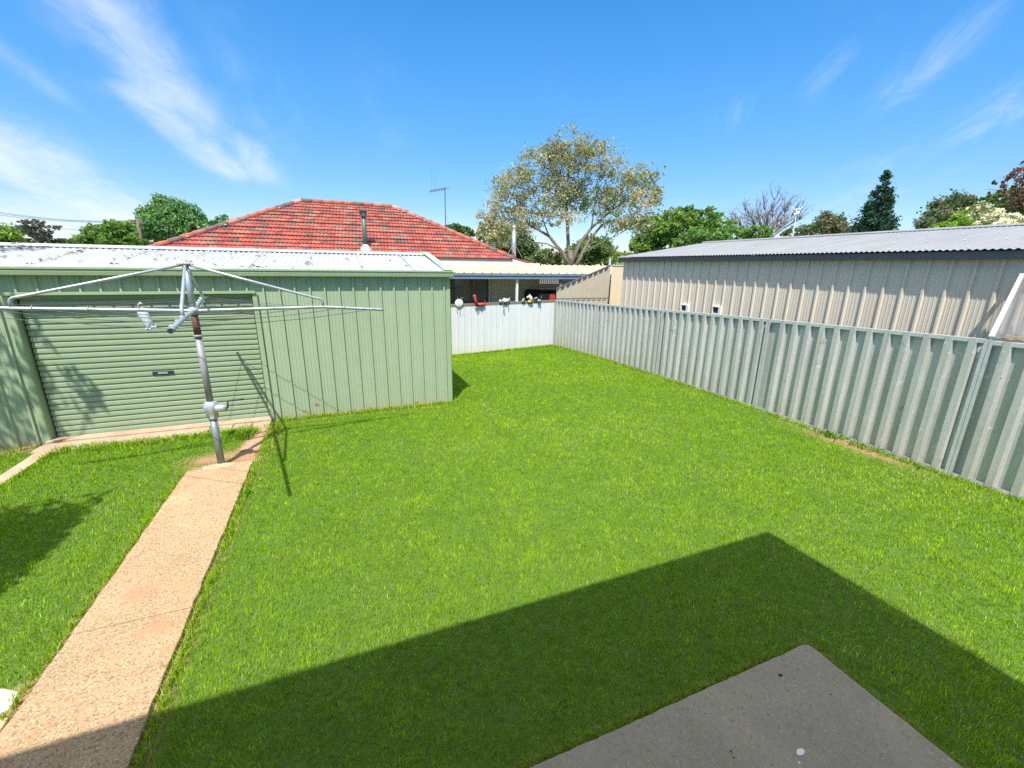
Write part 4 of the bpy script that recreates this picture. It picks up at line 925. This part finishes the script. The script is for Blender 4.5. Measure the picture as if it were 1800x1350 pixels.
# distant gabled roof
gp = atd(1138, 447, 48); gb = thing('distant_house', gp, 'distant yellow gabled house just above the garage roof corner', 'house')
k_ = 48/FPX
m = MB(); hx = rt*(-16*k_); 
pk = atd(1131, 437, 48); l_ = atd(1118, 446, 48); r_ = atd(1146, 445, 48); dpt = Vector((3.0, 8, 0))
dn = Vector((0, 0, 4.5))
m.face([l_-dn, r_-dn, r_, pk, l_]); m.face([r_-dn, r_-dn+dpt, r_+dpt, r_]); m.face([l_-dn+dpt, l_-dn, l_, l_+dpt]); m.build('wall', M['cream'], gb)
m = MB(); ov = (pk-l_)*.12; e1 = Vector((-.1, -.4, .06)); t_ = Vector((0, 0, .12))
def slab(a, b, c, d): m.hexa([a, b, c, d, a+t_, b+t_, c+t_, d+t_])
slab(l_-ov+e1, pk+e1, pk+e1+dpt, l_-ov+e1+dpt); ov2 = (r_-pk)*.12; slab(pk+e1, r_+ov2+e1, r_+ov2+e1+dpt, pk+e1+dpt)
far_ = atd(1185, 437, 50)
m.build('roof', M['lead'], gb)

# ------------------------------------------------------------------ own house behind the viewpoint (casts the near shade)
hz = 3.2; hx1, hy1 = 3.455-.255*hz, 2.267-.465*hz
hs = thing('house', (-2, -3, 0), 'house at the viewpoint whose verandah roof shades the near lawn', 'house')
m = MB(); m.hexa([(-3.6, hy1, hz-.03), (hx1, hy1, hz-.03), (hx1, -1.6, hz+.25), (-3.6, -1.6, hz+.25), (-3.6, hy1, hz), (hx1, hy1, hz), (hx1, -1.6, hz+.28), (-3.6, -1.6, hz+.28)]); m.build('verandah_roof', M['house'], hs)
m = MB(); m.box(-3.6, 2.3, -6.4, -2.6, -.1, 3.0); m.build('wall', M['house'], hs)
m = MB(); m.hexa([(-3.9, -6.8, 3.02), (2.6, -6.8, 3.02), (2.6, -2.3, 3.02), (-3.9, -2.3, 3.02), (-1.5, -4.7, 4.1), (.4, -4.7, 4.1), (.4, -4.5, 4.1), (-1.5, -4.5, 4.1)]); m.build('roof', M['zinc2'], hs)
m = MB(); m.box(-3.6, .5, -2.59, .1, -.1, .68); m.build('verandah_floor', M['timber'], hs)
for x in (hx1-.15, -3.3):
    m = MB(); m.box(x-.05, x+.05, -1.0, -.9, .0, hz+.15); m.build('verandah_post', M['whitep'], hs)

# ------------------------------------------------------------------ trees
def leaf_mesh(mb_pts, size, cols, flat=.0):
    """mb_pts (n,3) leaf centres -> mesh of folded leaf quads with per-leaf colour"""
    n = len(mb_pts); d = RNG.normal(0, 1, (n, 3)); d /= np.linalg.norm(d, axis=1)[:, None]
    e = RNG.normal(0, 1, (n, 3)); e[:, 2] -= .0; e -= d*(e*d).sum(1)[:, None]; e /= np.linalg.norm(e, axis=1)[:, None]
    s = size*RNG.uniform(.6, 1.35, n)[:, None]; a = d*s; b = e*s*.55
    V = np.stack([mb_pts-a, mb_pts+b*1.0-a*.1, mb_pts+a, mb_pts-b*1.0-a*.1], 1).astype(np.float32)
    me = bpy.data.meshes.new('crown'); me.vertices.add(n*4); me.vertices.foreach_set('co', V.ravel()); me.loops.add(n*4); me.loops.foreach_set('vertex_index', np.arange(n*4, dtype=np.int32))
    me.polygons.add(n); me.polygons.foreach_set('loop_start', np.arange(0, n*4, 4, dtype=np.int32)); me.polygons.foreach_set('loop_total', np.full(n, 4, np.int32)); me.update(calc_edges=True)
    at = me.color_attributes.new('col', 'FLOAT_COLOR', 'POINT'); C4 = np.ones((n, 4, 4), np.float32); C4[:, :, :3] = cols[:, None, :]; at.data.foreach_set('color', C4.ravel())
    me.materials.append(M['leaf']); return me
def limb(m, a, b, ra, rb, bend=.08, n=5, seg=7):
    a = Vector(a); b = Vector(b); L_ = (b-a).length; off = Vector((random.gauss(0, 1), random.gauss(0, 1), random.gauss(0, .6)))*L_*bend
    pts = [a+(b-a)*t+off*math.sin(PI*t)+Vector((random.gauss(0, 1), random.gauss(0, 1), random.gauss(0, 1)))*L_*.012 for t in np.linspace(0, 1, n)]
    m.tube(pts, [ra+(rb-ra)*t for t in np.linspace(0, 1, n)], seg); return pts
def tree(name, D, lobes, trunk_px, label, pal, nleaf, lsize, clump=.35, shell=.55, group=None, bark='bark', tr=.25, limbs=True, trunk_to=None, zbase=-.4, thick=.9, twigs=0, cat='tree', dense=1.0, lw=.55, gain=1.6, anchors=None):
    k = D/FPX; T0 = atd(trunk_px[0], 465, D); base = Vector((T0.x, T0.y, zbase))
    root = thing(name, base, label, cat, group)
    P = []; C = []; cents = []
    tot = sum(l[2]*l[3] for l in lobes)
    for l in lobes:
        u, v, ru, rv = l[:4]; pl_ = l[4] if len(l) > 4 else pal
        c = atd(u, v, D); dz = random.uniform(-.5, .5)*ru*k*thick; c = c+Vector((fw.x, fw.y, 0)).normalized()*dz; cents.append((c, ru*k, rv*k))
        n = max(30, int(nleaf*l[2]*l[3]/tot)); ncl = max(6, int(n/26*dense))
        q = RNG.normal(0, 1, (ncl, 3)); q /= np.linalg.norm(q, axis=1)[:, None]; q *= (RNG.random((ncl, 1))**(1/3*(1-shell)+.02))
        q *= RNG.uniform(.82, 1.12, (ncl, 1))
        rad = np.array([ru*k, ru*k*thick, rv*k]); cc_ = q*rad
        # rotate x along right vector
        R = np.array([[r0.x, r0.y, 0], [-r0.y, r0.x, 0], [0, 0, 1]])
        cen = np.array(c)+cc_@R
        idx = RNG.integers(0, ncl, n); cs = clump*(.5+RNG.random(ncl))*min(ru, rv)*k
        off = np.clip(RNG.normal(0, 1, (n, 3)), -2, 2)*cs[idx][:, None]*np.array([.55, .55, .38])
        pts = cen[idx]+off; P.append(pts)
        pa = np.array(pl_); ci = RNG.integers(0, len(pa), ncl)
        col = pa[ci[idx]]*.65+pa[RNG.integers(0, len(pa), n)]*.35
        C.append(col*gain*RNG.uniform(.72, 1.28, (n, 1))*(RNG.uniform(.85, 1.15, ncl)[idx][:, None]))
    P = np.concatenate(P); C = np.concatenate(C)
    me = leaf_mesh(P-np.array(base), lsize, C); o = bpy.data.objects.new('crown', me); COL.objects.link(o); o.parent = root
    m = MB(); fork = atd(trunk_px[0], trunk_px[1], D); fork = Vector((base.x+(fork.x-base.x), base.y+(fork.y-base.y), max(fork.z, zbase+.5)))
    m.tube([base, base*.5+fork*.5+Vector((.03, 0, 0)), fork], [tr*1.25, tr*1.05, tr*.9], 10)
    if limbs:
        for (c, a, b) in cents:
            st_ = fork
            if anchors:
                ca_ = [q for q in anchors if q.z < c.z+.2] or anchors; st_ = min(ca_, key=lambda q: (q-c).length)
            pts = limb(m, st_, c, tr*lw, tr*.12, .07)
            for j in range(3+twigs):
                e = c+Vector((random.gauss(0, .5)*a, random.gauss(0, .5)*a, random.gauss(0, .5)*b)); s_ = pts[random.randint(2, 4)]; limb(m, s_, e, tr*.13, tr*.03, .08, 4, 5)
    m.build('trunk', M[bark], root, True); return root
BG = [(.085, .160, .030), (.115, .205, .036), (.060, .120, .024), (.15, .235, .045)]
DG = [(.05, .095, .025), (.065, .12, .03), (.04, .075, .022), (.085, .135, .04)]
OL = [(.15, .185, .075), (.20, .22, .10), (.12, .16, .065), (.30, .26, .15), (.34, .29, .19), (.22, .20, .11), (.14, .18, .075), (.17, .20, .09)]
TN = [(.36, .31, .21), (.30, .27, .17), (.20, .22, .11), (.36, .32, .23), (.17, .20, .09), (.25, .25, .14)]
GG = [(.12, .13, .075), (.16, .15, .09), (.10, .115, .06), (.19, .17, .11)]
YG = [(.16, .26, .03), (.20, .30, .05), (.12, .21, .03)]
CO = [(.03, .085, .05), (.045, .11, .06), (.025, .065, .04), (.06, .13, .075)]
EU = [(.11, .115, .085), (.14, .14, .10), (.09, .095, .07)]
RD = [(.13, .045, .04), (.10, .04, .038), (.17, .065, .05), (.085, .075, .035), (.10, .10, .04)]
BGN = [(.08, .175, .06), (.105, .21, .075), (.065, .145, .055), (.135, .24, .09)]
# big sparse tree in the middle
BL = [[(1003, 468), (985, 440), (965, 415), (935, 397), (900, 385)], [(1003, 468), (999, 430), (997, 390), (996, 340), (1000, 290), (1002, 262)], [(1003, 468), (1018, 430), (1040, 400), (1075, 370), (1110, 345)], [(1012, 468), (1025, 445), (1034, 425), (1050, 405), (1062, 392), (1100, 388)], [(985, 440), (960, 428), (935, 425), (908, 412)], [(998, 380), (975, 340), (955, 300)], [(1040, 400), (1045, 360), (1055, 310)], [(965, 415), (950, 375), (925, 340)], [(1075, 370), (1090, 340), (1125, 318)], [(997, 390), (1015, 350), (1030, 300)], [(1025, 445), (1060, 425), (1095, 408)], [(975, 340), (985, 310), (990, 275)]]
ANC = [atd(u, v, 33+.3*i) for pts in BL for i, (u, v) in enumerate(pts) if v < 445]
tree('broadleaf_tree', 33, [(1000, 258, 42, 26), (955, 292, 48, 30), (1050, 285, 40, 28), (1005, 305, 50, 30), (905, 325, 38, 30), (1130, 312, 28, 26), (1095, 330, 45, 32), (960, 345, 45, 28), (1050, 350, 45, 28), (885, 360, 34, 30, TN), (870, 395, 28, 26, TN), (925, 385, 38, 24, TN), (1130, 362, 30, 26, TN), (1085, 385, 36, 22), (990, 385, 36, 14, TN), (1115, 395, 26, 20), (905, 410, 34, 18), (1000, 340, 30, 25), (1148, 345, 16, 20), (1030, 262, 24, 16), (975, 268, 26, 18), (862, 405, 20, 22, TN), (880, 425, 26, 16), (850, 385, 14, 18, TN)],
     (1003, 440), 'tall sparse spreading tree with tan and olive leaves in the centre background', OL, 31000, .095, clump=.36, shell=.35, bark='barkpale', tr=.20, twigs=4, lw=.16, gain=1.75, anchors=ANC)
rt_ = [o for o in bpy.data.objects if o.name == 'broadleaf_tree'][0]
for pts in BL:
    m = MB(); rr = .17 if pts[0][1] > 460 else .065
    m.tube([atd(u, v, 33+.3*i) for i, (u, v) in enumerate(pts)], [rr*(1-.75*i/(len(pts)-1)) for i in range(len(pts))], 8); m.build('main_limb', M['barkpale'], rt_, True)
tree('leafy_tree', 40, [(1185, 398, 42, 26), (1225, 388, 38, 22), (1150, 408, 32, 24), (1258, 402, 30, 22), (1205, 375, 26, 12), (1135, 430, 28, 20), (1190, 428, 45, 18)], (1190, 440), 'dense bright green tree rising behind the left end of the garage roof', BG, 13000, .17, shell=.75, tr=.3)
tree('shrub', 34, [(1240, 415, 34, 14), (1290, 412, 34, 13), (1330, 410, 24, 12), (1210, 425, 25, 14)], (1270, 440), 'low light green shrubs behind the garage ridge', [(.10, .19, .04), (.13, .23, .06), (.08, .15, .035)], 6500, .13, shell=.75, tr=.12, cat='shrub')
tree('olive_tree', 52, [(1445, 395, 16, 20, GG), (1470, 398, 17, 18), (1418, 405, 18, 11), (1490, 408, 14, 8), (1395, 410, 20, 9)], (1445, 420), 'two small grey green trees right of the bare tree', DG+GG, 5200, .16, shell=.7, tr=.2)
# conifer
def conifer(D, apex, basev, halfw, label):
    A = atd(*apex, D); k = D/FPX; base = Vector((A.x, A.y, -.4)); root = thing('conifer', base, label, 'tree'); H = (basev-apex[1])*k
    P = []; C = []
    n = 9500; t = RNG.random(n)**.62; ncl = 190; ct = RNG.random(ncl)**.60; ca = RNG.uniform(0, 2*PI, ncl); cr_ = RNG.uniform(.45, 1.08, ncl)
    prof = lambda t: halfw*k*np.clip(t*1.02+.03, 0, .80+.12*t)
    idx = RNG.integers(0, ncl, n); rr = prof(ct)*cr_
    cx = np.stack([np.cos(ca)*rr, np.sin(ca)*rr, -ct*H+0.12*rr], -1)
    off = RNG.normal(0, 1, (n, 3))*np.array([.26, .26, .17])*(.45+.9*ct[idx][:, None])
    pts = cx[idx]+off; pa = np.array(CO); col = pa[RNG.integers(0, 4, ncl)[idx]]*RNG.uniform(.75, 1.3, (n, 1))
    me = leaf_mesh(pts+np.array(A-base), .15, col); o = bpy.data.objects.new('crown', me); COL.objects.link(o); o.parent = root
    m = MB(); m.tube([base, A], [.28, .03], 8)
    for i in range(0, ncl, 2): m.tube([A+Vector((0, 0, -ct[i]*H-.1)), A+Vector(cx[i])], [.05, .015], 4)
    m.build('trunk', M['bark'], root, True)
conifer(46, (1560, 297), 420, 31, 'narrow dark green conifer standing above the garage roof')
tree('dark_tree', 42, [(1672, 372, 34, 26), (1650, 392, 32, 22), (1690, 365, 26, 20), (1632, 402, 20, 12), (1705, 388, 28, 18)], (1665, 420), 'rounded dark olive tree right of the conifer', DG+GG, 9500, .15, shell=.72, tr=.3)
tree('shrub', 33, [(1716, 384, 26, 18), (1690, 398, 26, 12), (1655, 402, 18, 8)], (1710, 410), 'yellow green shrub in front of the dark olive tree', YG, 4200, .12, shell=.75, tr=.1, cat='shrub')
tree('leafy_tree', 30, [(1758, 355, 26, 18), (1785, 365, 24, 22), (1735, 352, 14, 10), (1810, 350, 30, 30)], (1785, 410), 'mid green tree beside the red leaved tree at right edge', [(.09, .16, .03), (.13, .21, .05), (.07, .12, .025)], 5200, .11, shell=.7, tr=.2)
WF = [(.72, .68, .52), (.78, .74, .60), (.10, .15, .05), (.08, .12, .04), (.65, .60, .42)]
tree('flowering_shrub', 26, [(1745, 374, 24, 8), (1770, 384, 26, 8), (1735, 392, 22, 6), (1790, 392, 28, 7), (1722, 361, 14, 6), (1825, 388, 25, 10)], (1765, 410), 'white flowering shrub over the right end of the garage roof', WF, 5200, .07, shell=.75, tr=.08, clump=.5, cat='shrub')
tree('red_leaved_tree', 27, [(1800, 308, 30, 10), (1795, 330, 36, 9), (1800, 352, 26, 14), (1830, 300, 30, 26), (1775, 318, 24, 4), (1770, 334, 24, 4), (1798, 285, 14, 5), (1840, 340, 40, 30)], (1835, 400), 'red leaved tree with layered branches at the right edge', RD, 5600, .08, shell=.5, tr=.16, bark='twig')
# bare tree
def bare(D, base_px, tips, label):
    B0 = atd(*base_px, D); base = Vector((B0.x, B0.y, -.4)); root = thing('bare_tree', base, label, 'tree'); m = MB(); m.tube([base, B0], [.22, .18], 8); m.build('trunk', M['twig'], root, True); m = MB()
    for (u, v) in tips:
        e = atd(u, v, D+random.uniform(-2, 2)); pts = limb(m, B0, e, .10, .018, .07, 7, 5)
        for j in range(16):
            s = pts[random.randint(2, 6)]; d = (e-B0).normalized(); q = s+d*random.uniform(.4, 1.1)+Vector((random.gauss(0, .5), random.gauss(0, .4), random.uniform(-.1, .7))); p2 = limb(m, s, q, .032, .010, .08, 4, 4)
            for z in range(3): limb(m, p2[random.randint(1, 3)], q+Vector((random.gauss(0, .4), random.gauss(0, .3), random.uniform(0, .5))), .016, .006, .06, 3, 3)
    m.build('branch', M['twig'], root, True)
bare(44, (1345, 425), [(1295, 385), (1310, 370), (1330, 362), (1345, 358), (1360, 352), (1375, 352), (1390, 360), (1400, 372), (1355, 375), (1320, 390), (1405, 385), (1375, 380), (1300, 398), (1335, 380)], 'leafless grey twiggy tree behind the garage roof')
# weather vane / white ornament
wv = atd(1400, 385, 30); w = thing('wind_vane', wv, 'white wind vane on a pole in front of the bare tree', 'wind vane')
m = MB(); m.tube([Vector((wv.x, wv.y, -.4)), atd(1400, 376, 30)], .03, 6); m.build('pole', M['whitep'], w)
m = MB(); m.tube([atd(1393, 366, 30), atd(1398, 369, 30), atd(1409, 366, 30)], .035, 6); m.ell(atd(1394, 365, 30), (.06, .06, .045), 8, 5); m.ell(atd(1409, 364.5, 30), (.06, .06, .045), 8, 5); m.tube([atd(1400, 367, 30), atd(1400, 379, 30)], [.03, .05], 8); m.ell(atd(1397, 377, 30), (.10, .05, .08), 10, 6); m.tube([atd(1404, 372, 30), atd(1402, 378, 30)], [.07, .05], 8); m.build('vane', M['whiteorn'], w, True)
# trees behind, centre
tree('leafy_tree', 50, [(1035, 440, 26, 20), (1060, 438, 20, 18), (1012, 448, 22, 16), (1050, 455, 30, 14)], (1035, 462), 'green tree seen below the branches of the tall sparse tree', [(.10, .16, .05), (.13, .19, .065), (.08, .13, .04)], 6500, .17, shell=.75, tr=.25)
tree('dark_tree', 46, [(875, 420, 34, 24, DG), (905, 430, 34, 24), (925, 445, 26, 20), (852, 408, 16, 12, OL), (890, 452, 40, 14)], (890, 462), 'dark green tree behind the silver flue', DG+[(.09, .14, .045)], 9500, .16, shell=.7, tr=.25)
tree('shrub', 44, [(962, 452, 24, 12), (985, 458, 18, 9), (940, 458, 20, 10)], (962, 465), 'low grey green shrub between the flue and the tall tree', [(.13, .17, .07), (.17, .20, .09), (.10, .13, .05)], 3200, .15, shell=.75, tr=.1, cat='shrub')
tree('leafy_tree', 55, [(800, 404, 18, 9), (818, 410, 16, 9), (785, 410, 14, 8)], (803, 430), 'small green treetop showing over the right hip of the tiled roof', DG+BG, 3200, .17, shell=.7, tr=.2)
tree('shrub', 40, [(1095, 452, 22, 8, YG), (1130, 452, 26, 8), (1165, 446, 26, 9)], (1110, 465), 'yellow green hedge by the garage roof corner', YG+BG, 3200, .13, shell=.75, tr=.1, cat='shrub')
# trees at left
tree('blue_green_tree', 46, [(290, 365, 30, 20), (325, 378, 36, 22), (262, 385, 26, 20), (350, 398, 30, 18), (300, 400, 46, 24), (385, 388, 24, 10), (250, 405, 24, 18), (290, 420, 60, 14)], (300, 440), 'tall fresh green tree left of the tiled roof', BGN+[(.10, .20, .035)], 15000, .17, shell=.68, tr=.3, clump=.32)
tree('leafy_tree', 40, [(185, 412, 32, 17), (215, 405, 24, 15), (155, 420, 24, 12), (222, 422, 30, 14), (190, 428, 50, 10)], (190, 440), 'bright green tree in front of the power pole', BG, 8500, .15, shell=.75, tr=.2)
tree('gum_tree', 85, [(62, 394, 20, 7), (50, 402, 22, 7), (66, 410, 20, 8), (84, 400, 7, 4), (40, 404, 14, 6), (75, 417, 16, 6), (98, 401, 6, 4)], (66, 424), 'distant grey green gum tree with layered crown at far left', EU, 4200, .22, shell=.5, tr=.3, bark='bark', thick=.8)
tree('leafy_tree', 36, [(8, 412, 22, 12, YG), (20, 420, 16, 9), (-25, 405, 35, 18)], (5, 440), 'yellow green tree at the far left edge behind the shed roof', YG+BG, 4200, .14, shell=.75, tr=.2)
tree('shrub', 88, [(105, 424, 18, 5), (75, 425, 26, 6), (125, 427, 14, 4), (45, 426, 20, 6)], (90, 432), 'distant dull green hedge below the gum tree', EU+DG, 2600, .25, shell=.75, tr=.15, cat='shrub')
# far tree line so the horizon closes, seen only in gaps
tree('tree_row', 110, [(u, 458+random.uniform(-3, 3), 40, 10) for u in range(-200, 2200, 60)], (700, 465), 'far low line of trees along the horizon', DG+BG, 9000, .5, shell=.8, tr=.2, limbs=False, cat='trees')
# garden tree left of frame: throws the dappled shade on lawn and shed
TB = Vector((-5.9, 3.6, 0)); rt2 = thing('garden_tree', TB, 'garden tree just outside the left edge that dapples the lawn and shed', 'tree')
P = []; sun_h = Vector((.255, .465, -1))
def shade(x, y, z, t, r, n):
    c = Vector((x, y, z))-sun_h*t; P.append(np.array(c)+np.clip(RNG.normal(0, 1, (n, 3)), -1.5, 1.5)*r*np.array([1, 1, .7])); return c
cs = [shade(-3.1, 4.35, 0, 3.3, .42, 2000), shade(-2.8, 4.1, 0, 3.2, .26, 420), shade(-2.75, 4.55, 0, 3.2, .18, 350), shade(-3.7, 3.9, 0, 3.4, .5, 1500), shade(-3.0, 3.6, 0, 3.1, .34, 1200), shade(-4.3, 3.2, 0, 3.5, .5, 600),
      shade(-4.1, 7.0, 1.0, 3.8, .30, 140), shade(-3.95, 7.0, .6, 3.9, .20, 80), shade(-4.4, 7.0, 1.4, 3.6, .35, 170), shade(-3.2, 7.1, .6, 3.9, .08, 30), shade(-4.7, 7.0, .9, 3.7, .4, 220), shade(-3.8, 7.0, 1.3, 3.7, .22, 80),
      shade(-4.6, 8.3, 2.42, 3.6, .30, 200), shade(-4.1, 8.5, 2.43, 3.4, .14, 70), shade(-5.2, 8.2, 2.4, 3.8, .4, 250)]
P = np.concatenate(P); col = np.array(BG)[RNG.integers(0, 4, len(P))]*RNG.uniform(.8, 1.2, (len(P), 1))
me = leaf_mesh(P-np.array(TB), .06, col); o = bpy.data.objects.new('crown', me); COL.objects.link(o); o.parent = rt2
m = MB(); fork = TB+Vector((.1, .3, 2.2)); m.tube([TB, fork], [.14, .11], 9)
for c in cs: limb(m, fork, c, .028, .008, .06)
m.build('trunk', M['bark'], rt2, True)

# ------------------------------------------------------------------ power pole and wires
pb = atd(245, 440, 43); pp = thing('power_pole', (pb.x, pb.y, -.4), 'weathered timber power pole with cross arm behind the shed roof', 'power pole')
pt = atd(243, 389, 43)
m = MB(); m.tube([(pb.x, pb.y, -.4), (pt.x, pt.y, pt.z+.2)], [.20, .15], 10); m.build('pole', M['barkpale'], pp, True)
m = MB(); xa, xb = atd(231, 391, 43), atd(256, 392.5, 43); m.beam(xa, xb, .12, .12); m.build('cross_arm', M['barkpale'], pp)
m = MB()
for f in (.02, .3, .7, .98): c = xa+(xb-xa)*f; m = MB(); m.tube([c, c+Vector((0, 0, .22))], [.05, .03], 6); m.build('insulator', M['greyorn'], pp)
def wire(a, b, sag, r, label):
    m = MB(); pts = [a+(b-a)*t+Vector((0, 0, -sag*4*t*(1-t))) for t in np.linspace(0, 1, 17)]; m.tube(pts, r, 5); o = m.build('power_line', M['wire'], None, loc=tuple((a+b)/2)); tag(o, label, 'wire', 'overhead wires at far left'); return o
for i, (v, lab) in enumerate(((363, 'topmost overhead wire running to the power pole cross arm'), (366.5, 'second overhead wire from the top running to the power pole'), (371, 'third overhead wire from the top running to the power pole'))):
    wire(atd(-120, v-12, 30), xa+(xb-xa)*(.02+.3*i)+Vector((0, 0, .22)), .55, .014, lab)
wire(atd(-120, 378, 30), atd(244, 408, 43), .25, .014, 'lower thin overhead wire meeting the power pole below its arm')
wire(atd(-100, 380, 22), atd(205, 436, 34), .15, .022, 'thick dark cable sloping down across the gum tree')
